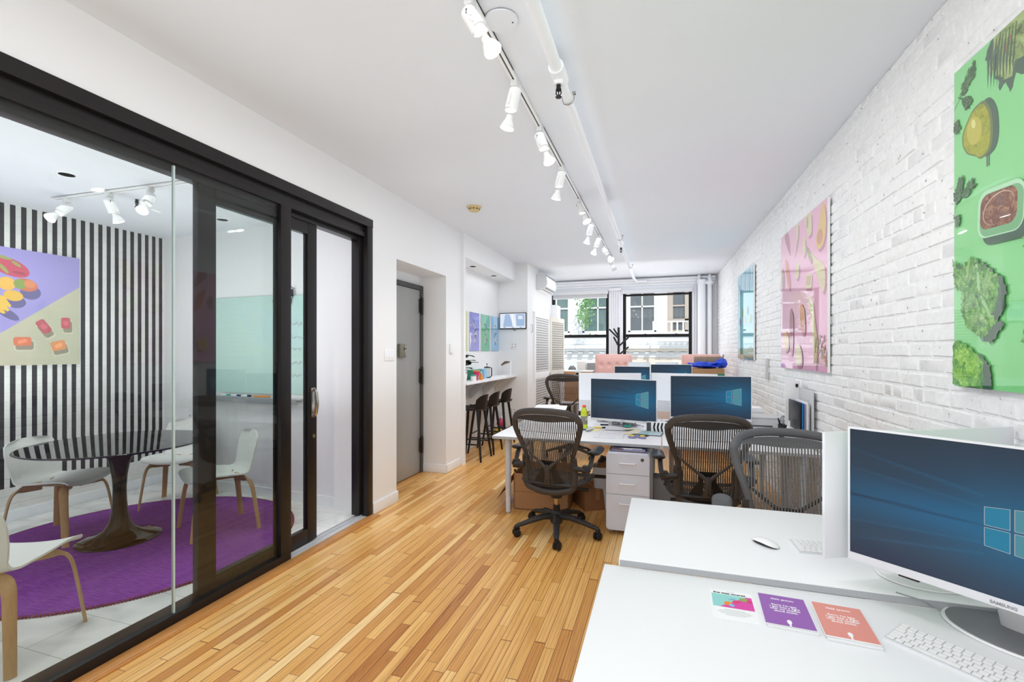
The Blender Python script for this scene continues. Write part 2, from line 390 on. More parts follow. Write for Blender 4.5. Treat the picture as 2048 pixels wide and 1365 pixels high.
def ob(name, mb, mats, parent=None, sharp=40, **props):
    me = bpy.data.meshes.new(name)
    me.from_pydata([tuple(v) for v in mb.v], [], mb.f)
    if not isinstance(mats, (list, tuple)): mats = [mats]
    for m in mats: me.materials.append(m)
    me.polygons.foreach_set('material_index', mb.mi); me.polygons.foreach_set('use_smooth', mb.sm)
    me.update()
    try: me.set_sharp_from_angle(angle=math.radians(sharp))
    except Exception: pass
    o = bpy.data.objects.new(name, me); COL.objects.link(o)
    if parent: o.parent = parent
    for k, v in props.items(): o[k] = v
    return o

def thing(name, label, cat, loc=(0, 0, 0), rz=0.0, group=None):
    o = bpy.data.objects.new(name, None); COL.objects.link(o); o.empty_display_size = .05
    o.location = loc; o.rotation_euler = (0, 0, rz); o['label'] = label; o['category'] = cat
    if group: o['group'] = group
    return o
def tag(o, label, cat, group=None):
    o['label'] = label; o['category'] = cat
    if group: o['group'] = group
    return o
def struct(name, mb, mats, parent=None):
    o = ob(name, mb, mats, parent)
    if parent is None: o['kind'] = 'structure'
    return o
def dup(root, loc, rz, label):
    def cp(o, par):
        c = o.copy(); COL.objects.link(c)
        if par: c.parent = par
        for ch in o.children: cp(ch, c)
        return c
    r = cp(root, None); r.location = loc; r.rotation_euler = (0, 0, rz); r['label'] = label
    return r

def text(body, size, mt, parent, T, align='CENTER', shear=0.0, extrude=.0004, name='lettering', space=1.0, bold=0.0):
    cu = bpy.data.curves.new('txt', 'FONT'); cu.body = body; cu.size = size; cu.align_x = align; cu.shear = shear; cu.extrude = extrude; cu.space_line = space; cu.offset = bold
    cu.resolution_u = 3
    t = bpy.data.objects.new('txt', cu); COL.objects.link(t)
    dg = bpy.context.evaluated_depsgraph_get(); dg.update()
    me = bpy.data.meshes.new_from_object(t.evaluated_get(dg))
    bpy.data.objects.remove(t); bpy.data.curves.remove(cu)
    me.transform(T); me.materials.clear(); me.materials.append(mt); me.name = name
    o = bpy.data.objects.new(name, me); COL.objects.link(o)
    if parent: o.parent = parent
    return o

def frame_T(origin, u, v, n):
    m = Matrix((u, v, n)).transposed().to_4x4(); m.translation = Vector(origin); return m

# ------------------------------------------------------------------ the room shell
CZ = 3.06                      # ceiling height
LX = -2.53                     # face of the left wall
mb = MB()
mb.poly([(-2.55, -2.5, 0), (1.4, -2.5, 0), (1.4, 10.5, 0), (-2.55, 10.5, 0)])
mb.poly([(-2.95, 3.95, 0), (-2.55, 3.95, 0), (-2.55, 10.5, 0), (-2.95, 10.5, 0)])
struct('floor', mb, M['floor'])
struct('floor_conference', MB().box((-5.6, -1.1, -.05), (-2.66, 4.0, .004)), M['marble'])
struct('ceiling', MB().box((-3.1, -2.6, CZ), (1.45, 10.55, CZ+.1)), M['ceil'])
struct('ceiling_conference', MB().box((-5.7, -1.2, 2.79), (-2.66, 4.1, 2.9)), M['ceil'])

w = MB()
w.box((LX-.15, -2.5, 2.70), (LX, 3.74, CZ))                 # above the glazed front
w.box((-2.95, 3.74, 0), (LX, 4.153, CZ))
w.box((-2.95, 4.153, 2.425), (LX, 5.289, CZ))               # above the door recess
w.box((-2.95, 5.289, 0), (LX, 5.80, CZ))
w.box((LX-.02, 5.743, 0), (-2.487, 5.80, CZ))               # narrow return
w.box((-2.95, 4.153, 0), (-2.88, 5.289, 2.425))             # back of the recess
w.box((LX-.15, -2.5, 0), (LX, -1.0, 2.7))
struct('wall_left', w, M['wall'])
a = MB()
a.box((-2.95, 5.80, 0), (-2.815, 8.06, CZ))
a.box((-2.95, 8.06, 0), (-2.27, 8.16, CZ))
struct('wall_alcove', a, M['wall'])
c = MB()
c.box((-2.40, 8.16, 0), (-2.27, 8.43, 2.24)); c.box((-2.40, 8.16, 2.24), (-2.27, 9.97, CZ))
c.box((-2.95, 9.97, 0), (-2.15, 10.36, 2.50), .02)
struct('wall_closet', c, M['wall'])
struct('trim_1', MB().box((-2.815, 5.80, 2.75), (-2.487, 8.06, CZ)), M['wall'])
struct('wall_rear', MB().box((-5.7, -2.6, 0), (1.5, -2.5, CZ)), M['wall'])
struct('wall_conference_front', MB().box((-5.6, -1.1, 0), (LX-.14, -1.0, 2.8)), M['wall'])
struct('wall_conference_stripe', MB().box((-5.6, -1.1, 0), (-5.45, 4.0, 2.8)), M['stripe'])
struct('wall_conference_end', MB().prism([(-5.46, 3.9606), (-2.66, 3.7887), (-2.66, 3.9), (-5.46, 4.1)], 0, 2.8), M['wall'])

# painted brick wall, every brick its own bevel, one mesh
def wall_x(y): return 1.205-.0173*(y-2.6)
bw = MB()
bw.add([(wall_x(-2.5)+.0055, -2.5, 0), (wall_x(10.5)+.0055, 10.5, 0), (wall_x(10.5)+.0055, 10.5, CZ), (wall_x(-2.5)+.0055, -2.5, CZ)], [(0, 1, 2, 3)], 0, False)
rb = random.Random(3)
rowh = .0735; rows = int(CZ/rowh)+1
for r in range(rows):
    z0 = r*rowh+.004; z1 = min(CZ, (r+1)*rowh-.004)
    header = (r % 6 == 5)
    y = -2.5-rb.random()*.1-(.105 if r % 2 else 0)
    while y < 10.45:
        L_ = (.105 if header else .208)*rb.uniform(.93, 1.06)
        ya, yb = max(-2.5, y+.0045), min(10.48, y+L_-.0045)
        y += L_
        if yb-ya < .03: continue
        pr = rb.gauss(0, .0020); tlt = rb.gauss(0, .0016); k = .0065
        j = lambda: rb.uniform(-.0035, .0035)
        o = [(ya+j(), z0+j()), (yb+j(), z0+j()), (yb+j(), z1+j()), (ya+j(), z1+j())]
        i_ = [(o[0][0]+k, o[0][1]+k), (o[1][0]-k, o[1][1]+k), (o[2][0]-k, o[2][1]-k), (o[3][0]+k, o[3][1]-k)]
        vs = [(wall_x(p)+.0065, p, q) for p, q in o]+[(wall_x(p)-.001+pr+tlt*(1 if n in (0, 3) else -1)+rb.gauss(0, .0009), p, q) for n, (p, q) in enumerate(i_)]
        bw.add(vs, [(4, 7, 6, 5), (0, 4, 5, 1), (1, 5, 6, 2), (2, 6, 7, 3), (3, 7, 4, 0)], 0, True)
struct('wall_right', bw, M['brick'])

# window wall with two openings
b = MB(); Y0, Y1 = 10.40, 10.62
WR = (-.80, .59, .92, 2.80); WL = (-2.36, -1.10, .92, 2.80)
b.box((-3.0, Y0, 0), (WL[0], Y1, CZ)); b.box((WL[1], Y0, 0), (WR[0], Y1, CZ)); b.box((WR[1], Y0, 0), (1.4, Y1, CZ))
for W_ in (WL, WR):
    b.box((W_[0], Y0, 0), (W_[1], Y1, W_[2])); b.box((W_[0], Y0, W_[3]), (W_[1], Y1, CZ))
struct('wall_back', b, M['trim'])
t = MB()
t.box((-2.3, 10.30, 2.985), (1.03, 10.40, 3.03), .008); t.box((-2.3, 10.33, 2.93), (1.03, 10.40, 2.985), .01); t.box((-2.3, 10.36, 2.885), (1.03, 10.40, 2.93), .01)
struct('trim_2', t, M['trim'])                          # stepped moulding over the windows
t = MB()
for x in (-1.06, -1.015, -.97, -.925, -.88): t.box((x-.014, 10.375, .95), (x+.014, 10.40, 2.86), .006)
for x in (.62, .665, 1.0, 1.04): t.box((x-.012, 10.375, .95), (x+.012, 10.40, 2.86), .006)
t.box((-1.09, 10.34, 2.80), (-.83, 10.40, 2.86), .008)
struct('trim_3', t, M['trim'])                          # fluted pilaster between the windows
def sash_window(n, W_):
    f = MB(); x0, x1, z0, z1 = W_; fr = .062
    f.box((x0, 10.42, z0), (x0+fr, 10.50, z1), .004); f.box((x1-fr, 10.42, z0), (x1, 10.50, z1), .004)
    f.box((x0+fr, 10.42, z1-.12), (x1-fr, 10.50, z1-.08), .004); f.box((x0+fr, 10.42, z0), (x1-fr, 10.50, z0+.06), .004)
    f.box((x0+fr, 10.425, 1.80), (x1-fr, 10.475, 1.865), .004)
    w_ = struct('window_%d' % n, f, M['blackin'])
    for s_ in (.33, .78):
        struct('sash_lock', MB().cbox((x0+(x1-x0)*s_, 10.41, 1.868), (.05, .03, .014), .004), M['chrome'], w_)
    struct('pane', MB().box((x0+fr, 10.463, 1.865), (x1-fr, 10.467, z1-.12)), M['winglass'], w_)
    struct('pane', MB().box((x0+fr, 10.443, z0+.06), (x1-fr, 10.447, 1.80)), M['winglass'], w_)
sash_window(1, WL); sash_window(2, WR)
def shade(name, label, x0, x1, z0, z1, drop):
    r = thing(name, label, 'blind', ((x0+x1)/2, 10.38, z0), group=None)
    h = (x1-x0)/2
    ob('cassette', MB().box((-h, -.05, 0), (h, .015, z1-z0), .01), M['whitem'], r)
    if drop > 0:
        ob('shade_fabric', MB().box((-h+.02, 0, -drop), (h-.02, .004, .01)), M['lgrey'], r)
        ob('hem_bar', MB().cbox((0, .002, -drop), (2*h-.04, .014, .022), .005), M['white'], r)
    return r
shade('roller_shade', 'grey roller shade drawn slightly down over the left window', -2.35, -1.11, 2.74, 2.83, .075)
shade('roller_shade', 'white roller shade cassette fully rolled up above the right window', -.82, .60, 2.725, 2.815, 0)

for n_, (lo, hi) in enumerate([((LX, 3.742, 0), (LX+.014, 4.153, .105)), ((-2.87, 4.139+.014, 0), (LX+.014, 4.167, .105)), ((-2.84, 5.275, 0), (LX+.014, 5.289, .105)), ((LX, 5.275, 0), (LX+.014, 5.70, .105)), ((-2.815, 5.82, 0), (-2.80, 8.06, .1)), ((-2.80, 8.045, 0), (-2.27, 8.06, .1))]):
    struct('baseboard_%s' % ('left', 'recess_near', 'recess_far', 'column', 'alcove', 'alcove_end')[n_], MB().box(lo, hi, .006), M['trim'])
struct('baseboard_conference', MB().prism([(-5.45, 3.946), (-2.68, 3.776), (-2.68, 3.79), (-5.45, 3.962)], .004, .10), M['trim'])
struct('baseboard_conference_stripe', MB().box((-5.452, -1.0, .004), (-5.436, 3.94, .1), .005), M['trim'])

# metal door set into the recess
d = struct('door_1', MB().box((-2.868, 4.155, .012), (-2.85, 5.215, 2.25), .003), M['steel'])
fr = MB(); fr.box((-2.875, 5.22, 0), (-2.838, 5.285, 2.31), .004); fr.box((-2.875, 4.155, 2.255), (-2.838, 5.22, 2.31), .004)
struct('door_frame', fr, M['steel_dark'], d)
for z in (2.06, 1.20, .345):
    h = MB(); h.cyl((-2.83, 5.235, z-.09), (-2.83, 5.235, z+.09), .017); h.box((-2.85, 5.19, z-.085), (-2.836, 5.235, z+.085), .003); h.ball((-2.83, 5.235, z+.093), .018, 10); h.ball((-2.83, 5.235, z-.093), .018, 10)
    struct('hinge', h, M['hinge'], d)
lk = MB(); lk.box((-2.85, 4.70, 1.43), (-2.815, 4.84, 1.58), .006); lk.cyl((-2.815, 4.80, 1.53), (-2.80, 4.80, 1.53), .014)
struct('door_lock', lk, M['brass'], d)
struct('lock_plate', MB().box((-2.818, 4.795, 1.44), (-2.811, 4.835, 1.57), .003), M['chrome'], d)

# ------------------------------------------------------------------ glazed partition of the meeting room
fx0, fx1 = LX-.13, LX+.008
f = MB()
f.box((fx0, -1.0, 2.625), (fx1, 3.742, 2.702), .004)              # outer head
f.box((fx0, 3.655, 0), (fx1, 3.742, 2.625), .012)                  # right jamb
f.box((fx0, -1.0, 2.575), (LX-.025, 3.655, 2.625), .003)
f.box((fx0, -1.0, 2.53), (LX-.012, 3.655, 2.572), .004)
f.box((fx0, -1.0, 2.49), (LX-.055, 3.655, 2.53), .003)
f.box((fx0, 3.61, .03), (LX-.05, 3.655, 2.53), .003)
f.box((fx0, -1.0, 0), (LX-.004, 2.75, .062), .005)                 # sill
f.box((LX-.05, 2.655, .06), (LX-.004, 2.752, 2.53), .005)          # fixed end post
f.box((LX-.062, 2.64, .06), (LX-.05, 2.70, 2.53), .003, 1)
struct('door_2', f, [M['black'], M['blackin']])
pt = bpy.data.objects['door_2']
struct('track', MB().box((fx0+.005, 2.75, 0), (LX-.004, 3.655, .016), .003).box((LX-.06, 2.75, .016), (LX-.052, 3.655, .026)).box((LX-.105, 2.75, .016), (LX-.097, 3.655, .026)), M['alu'], pt)
for y0, y1 in ((-1.0, 1.9065), (1.9165, 2.66)):
    struct('glass_panel', MB().box((LX-.034, y0, .055), (LX-.024, y1, 2.545)), M['clear'], pt)
struct('glass_joint', MB().box((LX-.036, 1.9065, .06), (LX-.022, 1.9165, 2.52)), M['glassedge'], pt)
s = MB(); sx0, sx1 = LX-.108, LX-.064; ya, yb = 2.085, 3.085
s.box((sx0, ya, .03), (sx1, ya+.115, 2.50), .003); s.box((sx0, yb-.10, .03), (sx1, yb, 2.50), .003)
s.box((sx0, ya+.115, .03), (sx1, yb-.10, .135), .003); s.box((sx0, ya+.115, 2.40), (sx1, yb-.10, 2.50), .003)
s.box((sx0+.012, yb-.112, .135), (sx1-.012, yb-.10, 2.40), 0, 1); s.box((sx0+.012, ya+.115, .135), (sx1-.012, ya+.127, 2.40), 0, 1)
d3 = struct('door_3', s, [M['black'], M['blackin']])
struct('glass_panel', MB().box((sx0+.018, ya+.12, .13), (sx0+.026, yb-.105, 2.41)), M['clear'], d3)
hd = MB(); hd.tube(spline([(sx1, yb-.045, 1.20), (sx1+.028, yb-.045, 1.19), (sx1+.042, yb-.045, 1.12), (sx1+.042, yb-.045, 1.08), (sx1+.028, yb-.045, 1.01), (sx1, yb-.045, 1.0)], 5), .011, 10); hd.box((sx1-.001, yb-.068, .985), (sx1+.006, yb-.022, 1.215), .003)
struct('door_handle', hd, M['chrome'], d3)
struct('key_cylinder', MB().cyl((sx1-.002, yb-.045, .84), (sx1+.012, yb-.045, .84), .014), M['chrome'], d3)
struct('trim_4', MB().box((LX-.004, -2.5, 0), (LX+.075, 3.742, .014), .008).box((LX+.06, -2.5, 0), (LX+.085, 3.742, .009), .003), M['wood_edge'])

# ------------------------------------------------------------------ wall plates
def plate(name, label, cat, T, w_, h_, kind):
    """small wall plate; T maps (right, up, out) to the room"""
    o = ob(name, MB().box((-w_/2, -h_/2, 0), (w_/2, h_/2, .0085), .003), M['white']); o.matrix_world = T
    tag(o, label, cat)
    if kind == 'outlet':
        for x in (-w_/4, w_/4) if w_ > .09 else (0,):
            for z in (-h_*.2, h_*.2):
                ob('socket', MB().prism(rrect(x-.015, z-.014, x+.015, z+.014, .01, 3), .006, .009).box((x-.008, z-.002, .009), (x-.005, z+.008, .0095), 0, 1).box((x+.005, z-.002, .009), (x+.008, z+.008, .0095), 0, 1).box((x-.002, z-.01, .009), (x+.002, z-.006, .0095), 0, 1), [M['lgrey'], M['dgrey']], o)
    else:
        for x in (-.05, 0, .05):
            ob('switch', MB().box((x-.016, -.033, .005), (x+.016, .033, .012), .002), M['trim'], o)
    return o
TL = lambda y, z, x=LX: frame_T((x, y, z), (0, 1, 0), (0, 0, 1), (1, 0, 0))          # plates facing +x
TE = lambda x, z, y=8.06: frame_T((x, y, z), (1, 0, 0), (0, 0, 1), (0, -1, 0))       # plates facing -y
plate('light_switch', 'triple white light switch on the wall left of the metal door', 'light switch', TL(4.02, 1.466), .17, .115, 'switch')
wy = lambda x: 3.785+(x+2.6)*(-.0614)
plate('power_outlet', 'white four-socket outlet on the wall behind the open sliding door', 'outlet', frame_T((-2.914, wy(-2.914), 1.488), (.998, -.061, 0), (0, 0, 1), (-.061, -.998, 0)), .115, .115, 'outlet')
plate('power_outlet', 'small white outlet low behind the far white chair, left one of two', 'outlet', frame_T((-5.28, wy(-5.28), .70), (.998, -.061, 0), (0, 0, 1), (-.061, -.998, 0)), .075, .115, 'outlet')
plate('power_outlet', 'small white outlet low behind the far white chair, right one of two', 'outlet', frame_T((-5.0, wy(-5.0), .76), (.998, -.061, 0), (0, 0, 1), (-.061, -.998, 0)), .075, .115, 'outlet')
plate('power_outlet', 'four-socket outlet on the alcove end wall under the small screen', 'outlet', TE(-2.52, 1.60), .115, .115, 'outlet')
plate('power_outlet', 'four-socket outlet near the floor of the alcove end wall', 'outlet', TE(-2.535, .435), .115, .115, 'outlet')
o = ob('thermostat', MB().box((-.045, -.06, 0), (.045, .06, .026), .012).box((-.03, .015, .026), (.03, .03, .028), .001), M['white']); o.matrix_world = TL(5.43, 1.535)
tag(o, 'white sensor box on the narrow wall between metal door and alcove', 'thermostat')
o = ob('wall_bracket', MB().box((-.02, -.12, 0), (.02, .12, .03), .003), M['lgrey']); o.matrix_world = frame_T((wall_x(5.95)-.004, 5.95, 1.30), (0, -1, 0), (0, 0, 1), (-1, 0, 0))
tag(o, 'narrow grey bracket screwed on the brick wall between pink and blue panels', 'bracket')

# ------------------------------------------------------------------ printed acrylic panels
PM = lambda n, rgb, rgb2=None, scale=6: mat('print_'+n, rgb, .3, var=.05, rgb2=rgb2, scale=scale, coat=1.0)
KALE = leaf_print_mat('print_kale', (30, 66, 28), (84, 148, 62), (154, 200, 104), 24)
KALE2 = leaf_print_mat('print_lettuce', (32, 96, 18), (84, 158, 38), (150, 204, 76), 22)
HUSK = leaf_print_mat('print_husk', (70, 84, 44), (142, 166, 98), (190, 204, 140), 9)
HERB = leaf_print_mat('print_herb', (34, 60, 36), (58, 100, 54), (96, 144, 80), 40)
class Art(MB):
    """layers of flat print, each a hair in front of the last"""
    def __init__(s, w_, h_, base, thick=.018, edge=None):
        super().__init__(); s.w = w_; s.h = h_; s.k = 0; s.ms = [edge or M['white'], base]
        s.box((0, 0, 0), (w_, h_, thick), 0, 0); s.z = thick+.0001
        s.shape([(0, 0), (w_, 0), (w_, h_), (0, h_)], base)
    def shape(s, pts, m, smooth=0):
        if m not in s.ms: s.ms.append(m)
        if smooth: pts = [(p.x, p.y) for p in spline([(x, y, 0) for x, y in pts], smooth, True)]
        pts = [(min(max(x, 0), s.w), min(max(y, 0), s.h)) for x, y in pts]
        from mathutils.geometry import tessellate_polygon
        vs = [(x, y, s.z) for x, y in pts]
        tris = tessellate_polygon([[Vector(v) for v in vs]])
        fs = []
        for t in tris:
            a_, b_, c_ = [Vector(vs[i]) for i in t]
            n_ = (b_-a_).cross(c_-a_)
            if n_.length < 1e-10: continue
            fs.append(t if n_.z > 0 else (t[0], t[2], t[1]))
        s.add(vs, fs, s.ms.index(m), False); s.z += .00004
        return s
    def ell(s, cx, cy, rx, ry, m, rot=0.0, jag=0.0, n=28, seed=0):
        r = random.Random(seed); pts = []
        for k in range(n):
            a = 2*PI*k/n; q = 1+r.uniform(-jag, jag); x, y = rx*q*math.cos(a), ry*q*math.sin(a)
            pts.append((cx+x*math.cos(rot)-y*math.sin(rot), cy+x*math.sin(rot)+y*math.cos(rot)))
        return s.shape(pts, m)
    def rr(s, cx, cy, w_, h_, r, m, rot=0.0):
        return s.shape([(cx+x*math.cos(rot)-y*math.sin(rot), cy+x*math.sin(rot)+y*math.cos(rot)) for x, y in rrect(-w_/2, -h_/2, w_/2, h_/2, r)], m)
    def sprig(s, x, y, ang, L_, m, seed=1, n=7, size=.03):
        r = random.Random(seed); dx, dy = math.cos(ang), math.sin(ang); n = int(n*2); size *= .62
        s.shape([(x-dy*.002, y+dx*.002), (x+dx*L_-dy*.001, y+dy*L_+dx*.001), (x+dx*L_+dy*.001, y+dy*L_-dx*.001), (x+dy*.002, y-dx*.002)], m)
        for k in range(n):
            t = .45+.55*k/(n-1); a = ang+r.choice((-1, 1))*r.uniform(.3, 1.1)
            s.ell(x+dx*L_*t+math.cos(a)*size*.7, y+dy*L_*t+math.sin(a)*size*.7, size, size*.45, m, a, .55, 18, seed*31+k)
        return s
    def jagged(s, pts, m, amp=.008, sub=6, seed=0):
        r = random.Random(seed); out = []
        for i in range(len(pts)):
            a_, b_ = pts[i], pts[(i+1) % len(pts)]
            for k in range(sub):
                t = k/sub; out.append((a_[0]+(b_[0]-a_[0])*t+r.uniform(-amp, amp), a_[1]+(b_[1]-a_[1])*t+r.uniform(-amp, amp)))
        return s.shape(out, m)
    def make(s, name, label, T, group=None):
        o = ob(name, s, s.ms); o.matrix_world = T; tag(o, label, 'wall art', group); return o
TR = lambda y, z: Matrix.Translation((wall_x(y)-.008, y*.978, 1.5+(z-1.5)*.978)) @ Matrix.Rotation(.0173, 4, 'Z') @ frame_T((0, 0, 0), (0, -1, 0), (0, 0, 1), (-1, 0, 0)) @ Matrix.Scale(.978, 4)

# near green panel
g = Art(1.34, 1.352, PM('green', (120, 208, 124), (136, 216, 140), 1.4))
g.k = 0
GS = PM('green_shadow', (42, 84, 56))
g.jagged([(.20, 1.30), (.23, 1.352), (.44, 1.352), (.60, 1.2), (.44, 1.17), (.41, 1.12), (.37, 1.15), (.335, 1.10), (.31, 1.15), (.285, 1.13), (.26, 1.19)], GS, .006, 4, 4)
for i, (a_, b_, c_, d_) in enumerate([((.215, 1.25), (.25, 1.352), (.285, 1.352), (.235, 1.2)), ((.255, 1.20), (.29, 1.352), (.34, 1.352), (.30, 1.17)), ((.30, 1.16), (.33, 1.352), (.40, 1.352), (.345, 1.15)), ((.35, 1.2), (.36, 1.352), (.50, 1.352), (.40, 1.19)), ((.42, 1.15), (.42, 1.352), (.60, 1.352), (.50, 1.16))]):
    g.shape([a_, b_, c_, d_], HUSK)
g.shape([(.30, 1.26), (.335, 1.31), (.345, 1.30), (.31, 1.25)], PM('husk_brown', (150, 100, 60)))
for i in range(9):
    x = .21+i*.017; g.shape([(x, 1.30-.012*i), (x+.02, 1.34), (x+.022, 1.335), (x+.004, 1.17-.006*(i % 4))], GS)
pear = [(.155, 1.141), (.19, 1.14), (.218, 1.112), (.240, 1.06), (.245, .98), (.229, .931), (.19, .915), (.165, .92), (.146, .936), (.119, .95), (.086, .972), (.060, 1.015), (.059, 1.062), (.086, 1.099), (.120, 1.13)]
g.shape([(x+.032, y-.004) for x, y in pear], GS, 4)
g.shape([(.208, .93), (.214, .93), (.214, .868), (.208, .873)], PM('stem', (92, 70, 50))); g.shape([(.219, .93), (.225, .93), (.225, .868), (.219, .873)], GS)
g.shape(pear, PM('pear_edge', (96, 116, 34)), 4)
g.shape([(.148+(x-.152)*.88, 1.03+(y-1.03)*.92) for x, y in pear], leaf_print_mat('print_pear', (126, 138, 26), (158, 164, 32), (178, 172, 48), 26), 4)
g.ell(.135, 1.045, .045, .06, PM('pear_light', (188, 182, 44)), .4); g.ell(.13, 1.075, .012, .02, PM('pear_hi', (222, 220, 130)), .3)
g.sprig(-.01, 1.19, .65, .17, HERB, 3, 12, .034); g.sprig(.03, 1.235, -.75, .09, HERB, 4, 7, .03); g.sprig(-.01, 1.15, -.9, .06, HERB, 5, 6, .028)
g.sprig(.0, .72, 1.25, .15, HERB, 6, 12, .032); g.sprig(.02, .78, .45, .11, HERB, 8, 9, .03); g.sprig(0, .74, -.8, .05, HERB, 9, 6, .026)
TUBG = PM('tub_rim', (176, 226, 182)); BRN = leaf_print_mat('print_puree', (92, 52, 34), (122, 74, 50), (172, 128, 96), 34)
def gtub(cx, cy, col):
    g.rr(cx+.03, cy-.03, .25, .19, .05, GS, -.06); g.rr(cx, cy, .25, .185, .05, TUBG, -.06); g.rr(cx+.004, cy-.006, .23, .165, .045, PM('tub_in', (108, 176, 118)), -.06)
    g.rr(cx-.01, cy+.008, .20, .135, .04, col, -.06)
    for q in range(3): g.ell(cx-.01, cy+.01, .05+.018*q, .033+.012*q, PM('puree_hi', (196, 158, 130)), .2); g.ell(cx-.008, cy+.008, .046+.018*q, .030+.012*q, col, .2)
gtub(.29, .68, BRN); gtub(.56, .53, PM('tub_green', (120, 120, 50)))
k1 = [(.001, .549), (.04, .50), (.069, .507), (.119, .533), (.160, .52), (.194, .491), (.272, .443), (.289, .394), (.272, .315), (.238, .288), (.281, .262), (.238, .235), (.203, .197), (.139, .221), (.079, .268), (.059, .321), (.064, .397), (.017, .43), (.001, .486)]
g.jagged([(x+.04, y-.02) for x, y in k1], GS, .008, 6, 11); g.jagged(k1, KALE, .009, 8, 12)
g.shape([(.15, .50), (.165, .40), (.20, .33), (.255, .268), (.245, .285), (.20, .36), (.18, .42), (.165, .50)], PM('kale_rib', (150, 196, 132)))
for i, (x, y, rx, ry) in enumerate([(.12, .47, .05, .03), (.21, .40, .05, .035), (.12, .35, .035, .05), (.17, .27, .05, .03)]): g.ell(x, y, rx, ry, leaf_print_mat('print_kale_light', (66, 116, 58), (112, 162, 90), (164, 198, 126), 26), i, .3, 26, i)
k2 = [(0, .19), (.03, .196), (.069, .184), (.139, .152), (.194, .116), (.199, .073), (.203, .031), (.194, 0), (0, 0)]
g.jagged([(x+.045, y-.02) for x, y in k2], GS, .008, 5, 14); g.jagged(k2, KALE2, .008, 7, 15)
for i, (x, y, rx, ry) in enumerate([(.06, .13, .05, .03), (.13, .09, .045, .04), (.06, .04, .05, .025)]): g.ell(x, y, rx, ry, leaf_print_mat('print_lettuce_light', (70, 140, 26), (128, 190, 56), (178, 220, 104), 34), i, .3, 26, i+5)
for i in range(6):
    x, y = .5+.14*(i % 3), .2+.32*(i//3); g.ell(x+.03, y-.02, .09, .07, GS, i, .2, 30, i); g.ell(x, y, .09, .07, (KALE, KALE2, HERB)[i % 3], i, .2, 30, i+40)
g.make('art_panel', 'large glossy green food print with pear and kale, nearest on the brick wall', TR(2.532, 1.351))

# pink panel
p = Art(1.34, 1.316, PM('pink', (238, 170, 200), (242, 182, 208), 1.2))
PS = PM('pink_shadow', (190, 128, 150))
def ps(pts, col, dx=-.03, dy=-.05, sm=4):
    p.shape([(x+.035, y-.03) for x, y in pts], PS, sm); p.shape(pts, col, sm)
YEL = PM('squash', (232, 190, 92)); CRM = PM('parsnip', (224, 210, 158)); RED = PM('beet', (188, 108, 124)); OLV = PM('cucumber', (150, 152, 100)); CAR = PM('carrot', (222, 122, 82))
ps([(1.26, 1.30), (1.20, 1.28), (1.14, 1.14), (1.08, 1.07), (1.10, .99), (1.18, .965), (1.27, 1.01), (1.31, 1.15)], YEL); p.ell(1.17, 1.06, .07, .06, PM('squash_core', (214, 140, 92)))
ps([(.79, 1.31), (.95, 1.31), (.97, 1.16), (.93, 1.13), (.88, 1.13), (.83, 1.2)], CRM); p.ell(.86, 1.25, .03, .05, PM('ginger_d', (180, 160, 110)))
ps([(.53, 1.31), (.60, 1.31), (.59, 1.19), (.52, 1.09), (.455, 1.05), (.51, 1.13), (.53, 1.2)], CRM)
ps([(.14, 1.29), (.26, 1.31), (.32, 1.12), (.28, 1.12)], RED)
ps([(.74, 1.15), (.80, 1.13), (.81, 1.02), (.76, .985), (.725, 1.05)], CRM); ps([(.54, .96), (.62, .945), (.61, .84), (.55, .82), (.51, .87)], CRM)
p.rr(.915, .73, .17, .13, .03, PS, -.1); p.rr(.895, .75, .16, .12, .03, CRM, -.1); p.rr(.895, .755, .12, .08, .02, PM('puree_tan', (206, 172, 128)), -.1)
ps([(.90, 1.0), (.96, .98), (1.10, .90), (1.27, .82), (1.29, .68), (1.24, .62), (1.14, .72), (1.0, .88)], CRM); ps([(.84, 1.03), (.89, 1.03), (.98, .93), (.93, .91)], OLV)
ps([(.17, 1.06), (.23, 1.04), (.31, .90), (.33, .76), (.26, .80), (.2, .93)], CAR); ps([(.06, .98), (.11, .96), (.10, .84), (.05, .82)], OLV)
ps([(.90, .62), (1.0, .57), (1.06, .40), (1.12, .22), (1.07, .03), (1.0, .22), (.97, .42)], CRM)
for q in range(7): p.sprig(1.02+.03*q, .06, 1.2-.2*q, .22+.03*(q % 3), leaf_print_mat('print_root', (96, 78, 44), (136, 120, 66), (176, 160, 96), 20), q+3, 5, .03)
ps([(.66, .56), (.76, .55), (.79, .36), (.73, .32), (.68, .42)], CAR); ps([(.35, .55), (.43, .5), (.42, .2), (.36, .15), (.33, .3)], RED)
ps([(.16, .35), (.28, .32), (.27, .2), (.17, .18)], YEL); ps([(.55, .2), (.68, .2), (.7, .06), (.56, .05)], CRM)
p.make('art_panel', 'glossy pink vegetable print, middle of the three brick wall panels', TR(5.421, 1.337))
